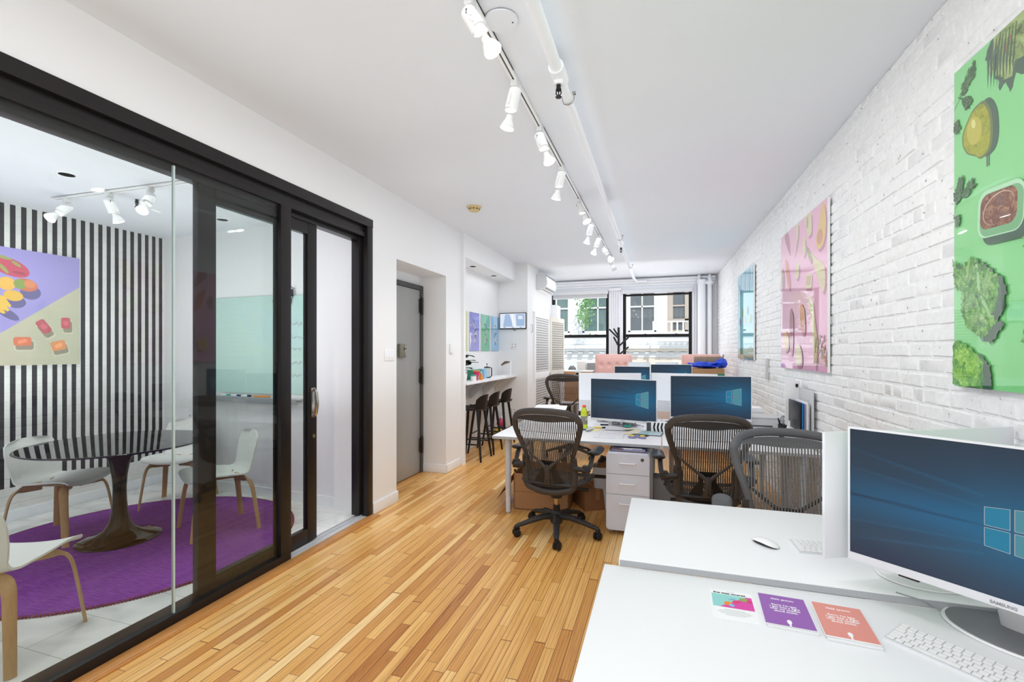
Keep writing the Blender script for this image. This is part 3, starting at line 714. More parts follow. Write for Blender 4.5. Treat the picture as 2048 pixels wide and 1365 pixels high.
# blue panel
q_ = Art(1.18, 1.25, PM('aqua', (120, 206, 220), (134, 212, 226), 1.2))
QS = PM('aqua_shadow', (62, 138, 160))
for i in range(7):
    x = .12+i*.155; q_.shape([(x+.03, .95-.03*(i % 3)), (x+.09, 1.2), (x+.03, 1.24), (x-.03, 1.0)], QS); q_.shape([(x, .97-.03*(i % 3)), (x+.06, 1.22), (x, 1.25), (x-.05, 1.0)], (PM('aqua_l', (170, 220, 236)), PM('lav', (150, 160, 214)))[i % 2])
for i in range(5): q_.ell(.2+.2*i, .55+.12*(i % 2), .07, .06, (PM('berry', (80, 70, 140)), PM('kiwi', (130, 170, 80)), PM('peach', (220, 150, 120)))[i % 3], i, .1, 24, i)
q_.jagged([(0, 0), (1.18, 0), (1.18, .14), (.9, .18), (.6, .12), (.3, .17), (0, .13)], leaf_print_mat('print_herb2', (40, 84, 70), (80, 130, 90), (130, 170, 110), 18), .02, 6, 3)
q_.make('art_panel', 'glossy turquoise print on the brick wall, farthest toward the windows', TR(7.965, 1.385))
# purple and beige fruit panel in the meeting room
s = Art(1.55, 1.03, PM('lavender', (150, 140, 206), (156, 146, 212), 1.5), .03)
TS = lambda y, z: frame_T((-5.45, y, z), (0, 1, 0), (0, 0, 1), (1, 0, 0))
X0 = 1.55-.57           # the right-hand 0.57 m is what the doorway shows
def sp(px, py):          # photo zoom units (945 wide crop, 5.25x) to panel metres
    u = X0+.57*(px/812.0)**1.0*(1+0.12*(px/812.0-1)); v = 1.03-(py-78-.148*px)/(1245-.163*px+.0)*1.03
    return (u, v)
s.shape([(0, 0), (1.55, 0), (1.55, sp(812, 500)[1]), (X0, sp(0, 975)[1]), (.3, 0)], PM('khaki', (190, 184, 158)))
s.shape([(X0, sp(0, 975)[1]), (0, .0), (0, 0), (.4, 0)], PM('khaki', (190, 184, 158)))
LS = PM('lav_shadow', (92, 84, 140))
def sell(px, py, rx, ry, m, rot=0, jag=0): 
    c_ = sp(px, py); k_ = .57/812; s.ell(c_[0], c_[1], rx*k_, ry*k_*1.0, m, rot, jag)
sell(300, 560, 105, 90, LS); sell(150, 660, 95, 75, LS); sell(60, 780, 130, 50, LS, -.6)
sell(80, 290, 205, 105, PM('dragon', (192, 62, 88)), -.35); sell(10, 190, 90, 20, PM('dragon_leaf', (148, 150, 80)), -.2); sell(150, 260, 55, 20, PM('dragon_leaf', (148, 150, 80)), -.6); sell(20, 310, 70, 22, PM('dragon_leaf', (148, 150, 80)), -.9); sell(180, 355, 70, 20, PM('dragon_d', (160, 44, 70)), -.1)
sell(50, 465, 85, 82, PM('orange_f', (232, 176, 66)))
sell(250, 480, 122, 80, PM('mango_r', (200, 104, 66)), -.15); sell(190, 470, 62, 62, PM('mango_g', (124, 150, 58))); sell(290, 470, 60, 50, PM('mango_o', (214, 128, 78)))
sell(120, 592, 95, 66, PM('lemon', (226, 178, 52)), -.15)
for a_, b_ in (((-120, 560), (100, 700)), ((-140, 600), (80, 745)), ((-180, 640), (40, 770))):
    A_, B_ = sp(*a_), sp(*b_); s.shape([A_, ((A_[0]+B_[0])/2+.02, (A_[1]+B_[1])/2+.03), B_, (B_[0]-.015, B_[1]-.012), ((A_[0]+B_[0])/2-.02, (A_[1]+B_[1])/2-.02)], PM('banana', (230, 186, 62)))
for px, py, w_, h_, rt, col in ((215, 1070, .125, .078, 0.02, (214, 106, 62)), (435, 915, .075, .13, .6, (186, 66, 84)), (665, 880, .072, .105, 0.03, (196, 60, 82)), (590, 1115, .115, .088, .25, (222, 132, 70))):
    c_ = sp(px, py); s.rr(c_[0]+.015, c_[1]-.035, w_*1.15, h_*1.25, .02, PM('tub_line', (222, 214, 198)), rt); s.rr(c_[0]+.015, c_[1]-.035, w_*1.1, h_*1.18, .02, PM('khaki', (190, 184, 158)), rt); s.rr(c_[0]+.015, c_[1]-.035, w_, h_, .02, PM('tub_shadow', (140, 126, 106)), rt)
    s.rr(c_[0], c_[1], w_, h_, .02, PM('tubfill%d' % col[0], col), rt); s.rr(c_[0], c_[1], w_*.55, h_*.4, .015, PM('tubfill_hi%d' % col[0], tuple(min(255, v+26) for v in col)), rt+.3)
s.make('art_panel', 'purple and beige fruit print hung on the striped meeting room wall', TS(3.12-1.55, 1.375))
# four narrow panels in the alcove
def narrow(y0, y1, base, label, kind):
    a_ = Art(y1-y0, .60, base, .015, PM('edge_grey', (196, 200, 206)))
    cx = (y1-y0)/2; r = random.Random(kind)
    if kind == 0:
        for i in range(5): a_.sprig(.02, .5-.1*i, -.9+.2*i, .22, PM('olive_sprig', (170, 160, 70)), i+2, 5, .035)
    else:
        for i in range(14):
            a_.ell(cx+r.uniform(-.06, .06), .46-.025*i, r.uniform(.02, .05), r.uniform(.008, .02), r.choice((PM('ochre', (176, 150, 96)), PM('dark_bits', (54, 52, 66)), PM('pale_bits', (206, 206, 190)))), r.uniform(-1, 1), .3, 12, i+kind*20)
        a_.rr(cx, .11, .05, .012, .005, PM('dark_bits', (54, 52, 66)))
        if kind == 1: a_.shape([(.0, .0), (.05, .2), (.0, .3)], M['paper'])
    return a_.make('small_art_panel', label, TL(y0, 1.505, -2.815))
narrow(6.25, 6.60, PM('pale_green', (226, 230, 178)), 'pale yellow-green narrow print, leftmost in the alcove', 0)
narrow(6.69, 7.085, PM('violet', (132, 130, 214)), 'violet narrow print above the alcove counter', 1)
narrow(7.17, 7.57, PM('jade', (70, 178, 132)), 'jade green narrow print above the alcove counter', 2)
narrow(7.64, 8.035, PM('sky', (124, 182, 222)), 'sky blue narrow print, rightmost in the alcove corner', 3)

# ------------------------------------------------------------------ ceiling: track lights, pipe, detector
def spot_lamp(name, loc, direction, watts, size=78, blend=.7, rad=.04):
    l = bpy.data.lights.new(name, 'SPOT'); l.energy = watts; l.spot_size = math.radians(size); l.spot_blend = blend; l.shadow_soft_size = rad; l.color = (1, .975, .94)
    o = bpy.data.objects.new(name, l); COL.objects.link(o); o.location = loc
    o.rotation_euler = Vector(direction).to_track_quat('-Z', 'Y').to_euler()
    return o
def track_rail(label, a, b, z):
    a = Vector(a); b = Vector(b); d_ = (b-a); L_ = d_.length; ang = math.atan2(d_.y, d_.x)
    r = thing('track_rail', label, 'light track', (a.x, a.y, z), ang)
    ob('rail', MB().box((0, -.018, 0), (L_, -.005, .022)).box((0, .005, 0), (L_, .018, .022)).box((0, -.018, .012), (L_, .018, .022)).box((-.03, -.02, -.001), (0, .02, .022), .003).box((L_, -.02, -.001), (L_+.03, .02, .022), .003), M['white'], r)
    ob('conductor_slot', MB().box((0, -.005, .004), (L_, .005, .012)), M['dgrey'], r)
    return r
def head(loc, lamp_at, label, group, lamp_mat, yaw_back=True):
    """spot head: clip adapter, yoke arms, can, reflector lamp. loc = on the rail, lamp_at = centre of lit face"""
    r = thing('track_spotlight', label, 'spotlight', loc, 0, group)
    t_ = Vector(lamp_at)-Vector(loc)
    ax = t_.copy(); ax.z -= .05
    piv = Vector((0, 0, -.092))+Vector((t_.x, t_.y, 0))*.15
    ax = (t_-piv).normalized()
    ob('adapter', MB().box((-.018, -.026, -.03), (.018, .026, .003), .004).cyl((0, 0, -.03), (0, 0, -.05), .012), M['white'], r)
    side = ax.cross(Vector((0, 0, 1))).normalized()
    y_ = MB()
    for s_ in (-1, 1): y_.tube([(0, 0, -.045), Vector((0, 0, -.05))+side*s_*.022, piv+side*s_*.040+Vector((0, 0, .0)), piv+side*s_*.040+ax*.045], .006, 8)
    ob('yoke', y_, M['white'], r)
    p0 = piv-ax*.06; c_ = MB()
    c_.tube([p0, p0+ax*.004, p0+ax*.012, p0+ax*.12, p0+ax*.125, p0+ax*.120, p0+ax*.06], [.012, .026, .034, .037, .035, .030, .026], 20, caps=True)
    cn = ob('can', c_, M['white'], r)
    for s_ in (0, 1): ob('vent_slot', MB().cbox((0, 0, 0), (.006, .003, .022), .001, T=Matrix.Translation(p0+ax*(.035+.04*s_)+side*.034)), M['blackp'], cn)
    e = t_; b0 = e-ax*.075
    l_ = MB().tube([b0, b0+ax*.02, b0+ax*.045, e-ax*.006, e-ax*.001], [.018, .02, .032, .041, .040], 20, caps=False)
    lo_ = ob('lamp', l_, M['white'], r)
    ob('lit_face', MB().tube([e-ax*.004, e+ax*.001, e+ax*.004], [.038, .036, .02], 20), lamp_mat, lo_)
    return Vector(loc)+e+ax*.012, ax
track_rail('long white ceiling light track running the length of the main room', (-.80, 1.1), (-.80, 8.05), 3.037)
heads = [(1.91, (.115, -.02, -.255)), (2.57, (-.05, .01, -.255)), (3.15, (.075, -.03, -.255)), (3.88, (-.05, .02, -.255)), (4.75, (.09, -.06, -.25)), (5.60, (-.05, .0, -.255)), (6.30, (-.06, -.04, -.25)), (6.92, (.12, -.14, -.24)), (7.65, (.09, -.12, -.25))]
WORDS = ('nearest the camera', 'second from the camera', 'third from the camera', 'fourth from the camera', 'middle of the nine', 'sixth from the camera', 'seventh from the camera', 'eighth, next to last toward the windows', 'ninth and last, unlit end toward the windows')
for i, (y, d_) in enumerate(heads):
    pos, ax = head((-.80, y, 3.034), (-.80+d_[0], y+d_[1], 3.034+d_[2]), 'white spotlight on the long ceiling track, '+WORDS[i], 'spotlights on the long track', M['lamp'] if i < 8 else M['white'])
    if i < 8:
        dr = Vector((1.25, .15, -.75)) if d_[0] > 0 else Vector((-.55, .25, -1))
        spot_lamp('spot', pos, dr, 26 if d_[0] > 0 else 40, 100, .9)
o = ob('ceiling_cover_plate', MB().lathe([(.0, 0), (.078, 0), (.08, .006), (.06, .012), (0, .012)], 36), M['ceil']); o.location = (-.72, 2.10, CZ-.012); tag(o, 'round white blank cover plate on the ceiling beside the track', 'cover plate')
ob('screw', MB().cyl((.05, .02, -.001), (.05, .02, .001), .004), M['blackp'], o)
sd = thing('smoke_detector', 'beige round smoke detector on the ceiling', 'smoke detector', (-1.934, 4.738, CZ))
ob('base_ring', MB().lathe([(.0, -.018), (.07, -.018), (.078, -.01), (.078, 0), (0, 0)], 32), M['beige'], sd)
sm = MB().lathe([(0, -.05), (.045, -.05), (.058, -.042), (.06, -.018), (0, -.018)], 32)
cap = ob('sensor_cap', sm, M['beige'], sd)
vs_ = MB()
for k in range(10):
    a = 2*PI*k/10; vs_.cbox((0, 0, 0), (.004, .02, .008), 0, T=Matrix.Translation((.059*math.cos(a), .059*math.sin(a), -.03)) @ Matrix.Rotation(a, 4, 'Z'))
ob('vent_slots', vs_, M['blackp'], cap)

# sprinkler pipe
pp = thing('sprinkler_pipe', 'long white sprinkler pipe hung under the ceiling right of the track', 'pipe', (-.52, 0, 0))
pm = MB(); zz = 2.965
pm.cyl((.03, -2.4, zz), (.0, 2.46, zz), .030, seg=20); pm.cyl((.0, 2.46, zz), (-.02, 9.7, zz), .024, seg=20); pm.cyl((-.02, 9.65, zz), (.02, 10.28, zz), .02)
ob('pipe', pm, M['trim'], pp)
ob('fitting', MB().cyl((0, 2.38, zz), (0, 2.52, zz), .040).cyl((0, 2.45, zz), (0, 2.45, zz-.06), .024), M['trim'], pp)
ob('fitting', MB().cyl((-.013, 6.55, zz), (-.013, 6.65, zz), .036).cyl((-.013, 6.6, zz), (-.013, 6.6, zz-.05), .02), M['trim'], pp)
ob('fitting', MB().cyl((0, 10.2, zz), (.22, 10.25, zz), .022), M['trim'], pp)
ob('fitting', MB().cyl((-.02, 9.6, zz), (-.02, 9.7, zz), .03), M['trim'], pp)
for y in (.9, 2.72, 6.25, 8.4):
    h = MB().tube([(-.03, y, CZ), (-.034, y, zz), (-.024, y, zz-.022), (0, y, zz-.031), (.024, y, zz-.022), (.034, y, zz), (.034, y, zz+.03)], .0035, 6)
    h.box((.024, y-.008, zz+.025), (.044, y+.008, zz+.04))
    ob('pipe_hanger', h, M['chrome'], pp)
def sprinkler(loc, label):
    r = thing('fire_sprinkler', label, 'sprinkler', loc)
    ob('nozzle', MB().cyl((0, 0, 0), (0, 0, -.022), .012).cyl((0, 0, -.022), (0, 0, -.028), .015), M['blackp'], r)
    ob('frame_arm', MB().tube([(-.011, 0, -.026), (-.014, 0, -.045), (0, 0, -.062)], .0035, 6).tube([(.011, 0, -.026), (.014, 0, -.045), (0, 0, -.062)], .0035, 6).cyl((0, 0, -.028), (0, 0, -.06), .003), M['blackp'], r)
    ob('deflector', MB().lathe([(0, -.068), (.016, -.066), (.017, -.063), (0, -.062)], 16), M['blackp'], r)
sprinkler((-.52, 2.45, zz-.06), 'black sprinkler head under the near part of the ceiling pipe')
sprinkler((-.533, 6.6, zz-.05), 'black sprinkler head under the far part of the ceiling pipe')
sprinkler((-4.25, 2.86, 2.79), 'black sprinkler head on the meeting room ceiling')

# meeting room ceiling
track_rail('short white light track on the meeting room ceiling', (-4.85, 2.614), (-3.40, 2.649), 2.768)
for i, (loc, lp) in enumerate([((-4.70, 2.618), (.02, -.13, -.20)), ((-4.22, 2.63), (.02, .06, -.22)), ((-3.78, 2.64), (.06, -.10, -.21))]):
    pos, ax = head((loc[0], loc[1], 2.766), (loc[0]+lp[0], loc[1]+lp[1], 2.766+lp[2]), 'white spotlight on the meeting room track, '+('left, pointing at the stripes', 'middle of three', 'right, near the sliding door')[i], 'meeting room spotlights', M['lamp2'])
    spot_lamp('spot', pos, ((-.8, .1, -1), (.1, -.3, -1), (.05, .1, -1))[i], 22, 110, .9)
def downlight(x, y, z, label, m):
    r = thing('recessed_light', label, 'ceiling light', (x, y, z))
    ob('trim_ring', MB().lathe([(.048, -.004), (.062, -.004), (.066, 0), (.048, 0), (.048, -.004)], 32), M['white'], r)
    ob('lens', MB().lathe([(0, -.003), (.048, -.003), (.048, 0), (0, 0)], 32), m, r)
downlight(-4.134, 2.30, 2.79, 'lit round recessed light on the meeting room ceiling above the table', M['lamp2'])
downlight(-4.30, 3.55, 2.79, 'lit round recessed light near the whiteboard, left of a pair', M['lamp2'])
downlight(-4.10, 3.55, 2.79, 'lit round recessed light near the whiteboard, right of a pair', M['lamp2'])
downlight(-2.65, 6.45, 2.75, 'unlit recessed light in the alcove soffit, nearer one', M['dgrey'])
downlight(-2.65, 7.35, 2.75, 'unlit recessed light in the alcove soffit, farther one', M['dgrey'])

# ------------------------------------------------------------------ meeting room furniture
rg = thing('round_rug', 'purple round wool rug with rust stitched edge under the meeting table', 'rug', (-3.93, 2.66, .004))
ob('pile', MB().lathe([(0, 0), (1.10, 0), (1.105, .006), (1.098, .012), (0, .012)], 96), M['rug'], rg)
eb = MB()
for k in range(400):
    a = 2*PI*k/400; a2 = a+2*PI*.8/400
    eb.tube([(1.096*math.cos(a), 1.096*math.sin(a), .012), (1.110*math.cos((a+a2)/2), 1.110*math.sin((a+a2)/2), .010), (1.110*math.cos(a2), 1.110*math.sin(a2), 0)], .0042, 5)
ob('stitched_edge', eb, M['rugedge'], rg)
RZ = .016
tb = thing('pedestal_table', 'black glossy round pedestal table with flared trumpet foot', 'table', (-4.10, 2.63, RZ))
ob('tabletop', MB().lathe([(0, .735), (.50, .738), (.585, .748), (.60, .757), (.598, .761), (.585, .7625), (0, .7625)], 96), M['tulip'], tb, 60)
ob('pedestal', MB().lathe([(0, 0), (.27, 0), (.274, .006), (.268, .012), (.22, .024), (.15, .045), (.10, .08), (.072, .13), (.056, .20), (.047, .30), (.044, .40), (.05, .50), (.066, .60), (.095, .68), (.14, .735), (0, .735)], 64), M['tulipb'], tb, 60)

def shell_chair(loc, rz, label):
    r = thing('shell_chair', label, 'chair', loc, rz, 'white shell chairs round the meeting table')
    prof = spline([(0, .235, .425), (0, .215, .448), (0, .12, .452), (0, 0, .442), (0, -.12, .436), (0, -.185, .452), (0, -.222, .505), (0, -.238, .58), (0, -.258, .68), (0, -.285, .79)], 5)
    n = len(prof)
    def hw(t):
        # half width along the shell: broad seat front, narrower waist, rounded back top
        k = [(0, .205), (.03, .228), (.12, .238), (.35, .228), (.52, .205), (.66, .196), (.80, .214), (.90, .220), (.955, .205), (.985, .165), (1, .10)]
        for (a, va), (b_, vb) in zip(k, k[1:]):
            if t <= b_: return va+(vb-va)*(t-a)/(b_-a)
        return k[-1][1]
    nu = 18
    def surf(u, v, off=0):
        i = min(int(v*(n-1)), n-2); f = v*(n-1)-i
        p_ = prof[i].lerp(prof[i+1], f); x = (u*2-1); h = hw(v)
        t_ = (prof[i+1]-prof[i]).normalized(); nn = Vector((0, -t_.z, t_.y)) * -1
        edge = abs(x)**2.4
        lift = .030*edge if v < .5 else .034*edge
        q = p_+Vector((x*h, 0, 0))
        q += (Vector((0, 0, 1))*(1-max(0, min(1, (v-.4)/.3)))+Vector((0, 1, 0))*max(0, min(1, (v-.4)/.3)))*lift
        return q+nn*off
    m_ = MB(); nv = 44
    m_.grid(lambda u, v: surf(u, v, 0), nu, nv)
    o = len(m_.v)
    m_.grid(lambda u, v: surf(u, v, .011), nu, nv)
    k = len(m_.f)//2
    for q in range(k, 2*k): m_.f[q] = tuple(reversed(m_.f[q]))
    W1 = nu+1
    ring = [i for i in range(nu)]+[nu+j*W1 for j in range(nv)]+[nv*W1+nu-i for i in range(nu)]+[(nv-j)*W1 for j in range(nv)]
    for a in range(len(ring)):
        b_ = ring[(a+1) % len(ring)]; m_.f.append((ring[a], ring[a]+o, b_+o, b_)); m_.mi.append(0); m_.sm.append(True)
    ob('seat_shell', m_, M['shell'], r, 50)
    for sx_, sy in ((1, 1), (-1, 1), (1, -1), (-1, -1)):
        pts = spline([(sx_*.04, sy*.11, .420), (sx_*.12, sy*.142, .420), (sx_*.178, sy*.170, .408), (sx_*.206, sy*.190, .365), (sx_*.222, sy*.208, .25), (sx_*.246, sy*.236, .0)], 4)
        l_ = MB(); l_.tube(pts, [.034-.012*(i/len(pts)) for i in range(len(pts))], 12, flat=(.36, 1.0), up=(sx_, sy*.9, .02))
        ob('leg', l_, M['oak'], r)
    ob('seat_support', MB().box((-.06, -.14, .414), (.06, .14, .432), .006), M['oak'], r)
    return r
def face(dx, dy): return math.atan2(-dx, dy)
c0 = shell_chair((-3.16, 1.46, RZ), face(-.455, .89), 'white shell chair in the foreground, cut off by the photo left edge')
c0.location.z = .005
dup(c0, (-4.60, 2.52, RZ), face(.93, .37), 'white shell chair behind the table, in front of the striped wall')
dup(c0, (-4.54, 3.46, .006), face(.5, -.87), 'white shell chair farthest back, by the whiteboard wall')
dup(c0, (-3.55, 3.04, RZ), face(-.45, -.89), 'white shell chair seen in profile behind the sliding door')

# glass whiteboard and ledge on the end wall
TWB = frame_T((0, 0, 0), (.99812, -.0613, 0), (0, 0, 1), (-.0613, -.99812, 0))
def on_end(x, z, off=0): return Matrix.Translation((x, wy(x), z)) @ TWB @ Matrix.Translation((0, 0, off))
o = ob('glass_whiteboard', MB().box((-.56, 0, .012), (.56, 1.0, .018), .002), M['whiteboard']); o.matrix_world = on_end(-4.19, 1.065); tag(o, 'pale green glass whiteboard on the meeting room end wall', 'whiteboard')
for x, z in ((-.51, .95), (.44, .94), (-.51, .05), (.51, .05)): ob('standoff', MB().cyl((x, z, 0), (x, z, .026), .012), M['chrome'], o)
o2 = ob('glass_whiteboard', MB().box((-.135, 0, .012), (.135, .98, .018), .002), M['whiteboard']); o2.matrix_world = on_end(-3.475, 1.075); tag(o2, 'narrow pale glass board with scribbles, right of the larger one', 'whiteboard')
sc = MB(); r_ = random.Random(5)
for k in range(5):
    pts = [(-.10+.20*t/14+r_.uniform(-.006, .006), .70-.13*k+r_.uniform(-.02, .02), .0195) for t in range(15)]
    sc.tube(pts, .003, 4)
ob('marker_scribble', sc, mat('faded_marker', (196, 190, 206), .7), o2)
lg = thing('marker_ledge', 'long white ledge shelf under the whiteboards with grey front', 'shelf', (0, 0, 0))
q = MB(); q.box((-.85, 0, 0), (.85, .012, .10), .002); q.box((-.85, -.075, .088), (.85, .012, .10), .002)
lg.matrix_world = on_end(-4.02, 1.03, .0) @ Matrix.Rotation(0, 4, 'X')
ob('ledge_top', MB().box((-.64, -.012, 0), (.64, 0, .09), .002), M['lgrey'], lg)
ob('ledge_front', MB().box((-.64, -.055, .085), (.64, .0, .095), .002), M['grey'], lg)
for i, (x, m_, nm) in enumerate([(-4.40, M['teal'], 'green'), (-4.25, M['navy'], 'dark blue'), (-4.10, M['blackp'], 'black'), (-3.93, M['orange'], 'orange'), (-3.84, M['orange'], 'second orange')]):
    mk = thing('dry_erase_marker', nm+' marker lying on the whiteboard ledge', 'marker', (0, 0, 0), 0, 'markers on the ledge')
    mk.matrix_world = on_end(x, 1.03, .05) @ Matrix.Translation((0, .009, 0))
    ob('barrel', MB().cyl((-.055, 0, 0), (.025, 0, 0), .009), m_ if i > 2 else M['white'], mk); ob('cap', MB().cyl((.025, 0, 0), (.065, 0, 0), .0098), m_, mk)
ky = thing('hanging_key', 'small black key ring hanging on a hook above the narrow glass board', 'key', (0, 0, 0)); ky.matrix_world = on_end(-3.50, 2.13, .01)
ob('hook', MB().tube([(0, 0, -.008), (0, 0, .02), (0, .014, .024)], .004, 8), M['blackp'], ky)
ob('fob', MB().box((-.014, -.085, .012), (.014, -.01, .022), .005), M['blackp'], ky)
ob('strap', MB().tube(spline([(0, -.085, .017), (-.01, -.12, .017), (-.014, -.16, .017)], 4), .004, 6), M['dgrey'], ky)

# ------------------------------------------------------------------ alcove counter and stools
ct = thing('wall_counter', 'white wall-mounted bar counter in the alcove', 'counter', (-2.64, 6.93, 0))
ob('countertop', MB().box((-.17, -1.12, 1.045), (.17, 1.125, 1.075), .004), M['desk'], ct)
for y in (-.72, -.20, .40, .95):
    ob('bracket', MB().prism([(0, 0), (.27, 0), (.27, -.02), (.03, -.26), (0, -.26)], -.012, .012, T=Matrix.Translation((-.172, y, 1.044)) @ frame_T((0, 0, 0), (1, 0, 0), (0, 0, 1), (0, -1, 0))), M['white'], ct)
o = ob('cable_box', MB().box((-2.812, 6.0, .80), (-2.77, 6.25, .93), .006).box((-2.812, 5.96, .74), (-2.70, 6.33, .80), .006), M['white']); tag(o, 'white cable box mounted under the alcove counter', 'cable box')
def bar_stool(loc, rz, label):
    r = thing('bar_stool', label, 'stool', loc, rz, 'black bar stools at the counter')
    def seat(u, v):
        x = (u*2-1)*.19*(1-.18*v); y = .18-v*.36
        return Vector((x, y, .70+.022*(abs(u*2-1)**2)-.012*math.sin(PI*v)))
    s_ = MB().grid(seat, 12, 12); o_ = len(s_.v); s_.grid(lambda u, v: seat(u, v)-Vector((0, 0, .018)), 12, 12)
    k = len(s_.f)//2
    for q in range(k): s_.f[q] = tuple(reversed(s_.f[q]))
    W1 = 13; ring = list(range(12))+[12+j*W1 for j in range(12)]+[12*W1+12-i for i in range(12)]+[(12-j)*W1 for j in range(12)]
    for a in range(len(ring)):
        b_ = ring[(a+1) % len(ring)]; s_.f.append((ring[a], ring[a]+o_, b_+o_, b_)); s_.mi.append(0); s_.sm.append(True)
    ob('seat', s_, M['stool'], r)
    def back(u, v, off):
        a = (u*2-1)*1.05; R = .185
        return Vector((math.sin(a)*R*(1+.06*v), -math.cos(a)*R*.95-.03*v-.0+off*-math.cos(a)*.0, .705+.20*v*(1-.35*(abs(u*2-1)**3))))+Vector((math.sin(a), -math.cos(a), 0))*off
    b_ = MB().grid(lambda u, v: back(u, v, 0), 16, 8); o_ = len(b_.v); b_.grid(lambda u, v: back(u, v, .014), 16, 8)
    k = len(b_.f)//2
    for q in range(k): b_.f[q] = tuple(reversed(b_.f[q]))
    W1 = 17; ring = list(range(16))+[16+j*W1 for j in range(8)]+[8*W1+16-i for i in range(16)]+[(8-j)*W1 for j in range(8)]
    for a in range(len(ring)):
        c_ = ring[(a+1) % len(ring)]; b_.f.append((ring[a], ring[a]+o_, c_+o_, c_)); b_.mi.append(0); b_.sm.append(True)
    ob('backrest', b_, M['stool'], r)
    for sx_, sy in ((1, 1), (-1, 1), (1, -1), (-1, -1)):
        ob('leg', MB().tube([(sx_*.125, sy*.12, .70), (sx_*.17, sy*.165, .30), (sx_*.205, sy*.20, 0)], [.021, .018, .013], 10), M['stool'], r)
    fr_ = MB()
    P4 = [(.178, .174), (-.178, .174), (-.178, -.174), (.178, -.174)]
    for k in range(4):
        z = .23 if k % 2 else .28
        fr_.tube([(P4[k][0], P4[k][1], z), (P4[(k+1) % 4][0], P4[(k+1) % 4][1], z)], .010, 8)
    ob('footrest', fr_, M['stool'], r)
    return r
st = bar_stool((-2.52, 6.13, 0), PI/2, 'black wooden bar stool at the counter, nearest to the camera')
dup(st, (-2.52, 6.62, 0), PI/2+.03, 'black wooden bar stool at the counter, middle one')
dup(st, (-2.52, 7.22, 0), PI/2-.03, 'black wooden bar stool at the counter, farthest, by the alcove end wall')

tv = thing('wall_screen', 'small wall-mounted screen with pale blue picture on the alcove end wall', 'television', (-2.537, 8.03, 2.04))
ob('housing', MB().box((-.25, 0, -.145), (.25, .03, .145), .006), M['blackp'], tv)
S_ = MB().box((-.238, -.001, -.128), (.238, .0005, .132)); z = -.0015
def tri(pts, mi): S_.poly([(x, z_, y) for (x, y), z_ in zip(pts, [-.002]*len(pts))], mi)
tri([(-.18, -.10), (.02, -.10), (-.06, .12), (-.14, .12)], 1); tri([(.0, -.10), (.06, -.10), (.02, .12), (-.04, .12)], 2); tri([(.07, -.09), (.22, -.09), (.22, .12), (.06, .12)], 1)
tri([(.10, .03), (.19, .03), (.18, .09), (.10, .09)], 2)
for x in (-.15, .0, .15): tri([(x-.02, -.118), (x+.02, -.118), (x+.02, -.11), (x-.02, -.11)], 3)
ob('display', S_, [emis('screen_pale', (226, 236, 250), .9), emis('screen_blue', (170, 196, 232), .85), emis('screen_white', (246, 250, 255), .9), M['blackp']], tv)
ob('wall_mount', MB().box((-.04, .025, -.05), (.04, .055, .05)), M['dgrey'], tv)
ob('cable', MB().tube(spline([(.0, .02, -.14), (.02, .024, -.17), (.06, .02, -.16)], 5), .004, 6), M['dgrey'], tv)

# things on the counter
CT = 1.0755
pl = thing('potted_plant', 'dark green leafy plant on the counter behind the wall edge', 'plant', (-2.66, 6.10, CT))
ob('pot', MB().lathe([(0, 0), (.05, 0), (.065, .11), (.06, .11), (.055, .095), (0, .095)], 24), M['white'], pl)
ob('stem', MB().tube([(0, 0, .09), (.01, .01, .2), (0, .02, .33)], .006, 8), M['leaf'], pl)
lf = MB(); r_ = random.Random(9)
for k in range(15):
    a = r_.uniform(-.4, 2.2)+PI*(k % 5 == 0); L_ = r_.uniform(.15, .23); z0 = .13+.017*k; el = r_.uniform(-.1, .6)
    T = Matrix.Translation((.005, .012, z0)) @ Matrix.Rotation(a, 4, 'Z') @ Matrix.Rotation(-el, 4, 'Y')
    lf.grid(lambda u, v: Vector((.02+L_*u, (v-.5)*.13*math.sin(PI*min(1, u*.96+.04))**.8, -.05*u*u+.02*abs(v-.5))), 8, 4, T=T)
ob('foliage', lf, M['leaf'], pl)
def carton(name, label, cat, c, d, m_, rz=0, extra=None):
    r = thing(name, label, cat, c, rz)
    ob('carton_body', MB().box((-d[0]/2, -d[1]/2, 0), (d[0]/2, d[1]/2, d[2]), .003), m_, r)
    if extra: extra(r)
    return r
def fronts(r): 
    b_ = MB(); r_ = random.Random(2)
    for k in range(7): b_.add([(.0505, -.13+.037*k, .02), (.0505, -.105+.037*k, .02), (.0505, -.11+.037*k, .02+r_.uniform(.04, .1)), (.0505, -.12+.037*k, .02+r_.uniform(.05, .11))], [(0, 1, 2, 3)], k % 3, False)
    ob('printed_front', b_, [M['skyblue'], M['cream'], M['orange']], r)
carton('snack_box', 'green printed snack carton on the alcove counter', 'box', (-2.70, 6.62, CT), (.10, .30, .145), M['green'], 0, fronts)
carton('snack_box', 'pale blue carton standing right of the green one on the counter', 'box', (-2.66, 6.86, CT), (.10, .12, .15), M['skyblue'])
cp = thing('paper_flower_cup', 'pink and orange cup with flared top on the counter', 'cup', (-2.58, 6.42, CT))
ob('cup_body', MB().lathe([(0, 0), (.025, 0), (.022, .05), (.045, .10), (.05, .13), (.044, .13), (.035, .1), (0, .06)], 20), M['magenta'], cp)
ob('cup_rim', MB().lathe([(.044, .125), (.058, .13), (.055, .14), (.044, .135), (.044, .125)], 20), M['orange'], cp)
tp = thing('lidded_jar', 'small white lidded jar at the near end of the counter', 'jar', (-2.56, 6.25, CT)); ob('jar_body', MB().lathe([(0, 0), (.036, 0), (.04, .01), (.04, .07), (0, .07)], 20), M['white'], tp); ob('jar_lid', MB().lathe([(0, .07), (.041, .07), (.041, .088), (0, .09)], 20), M['teal'], tp)
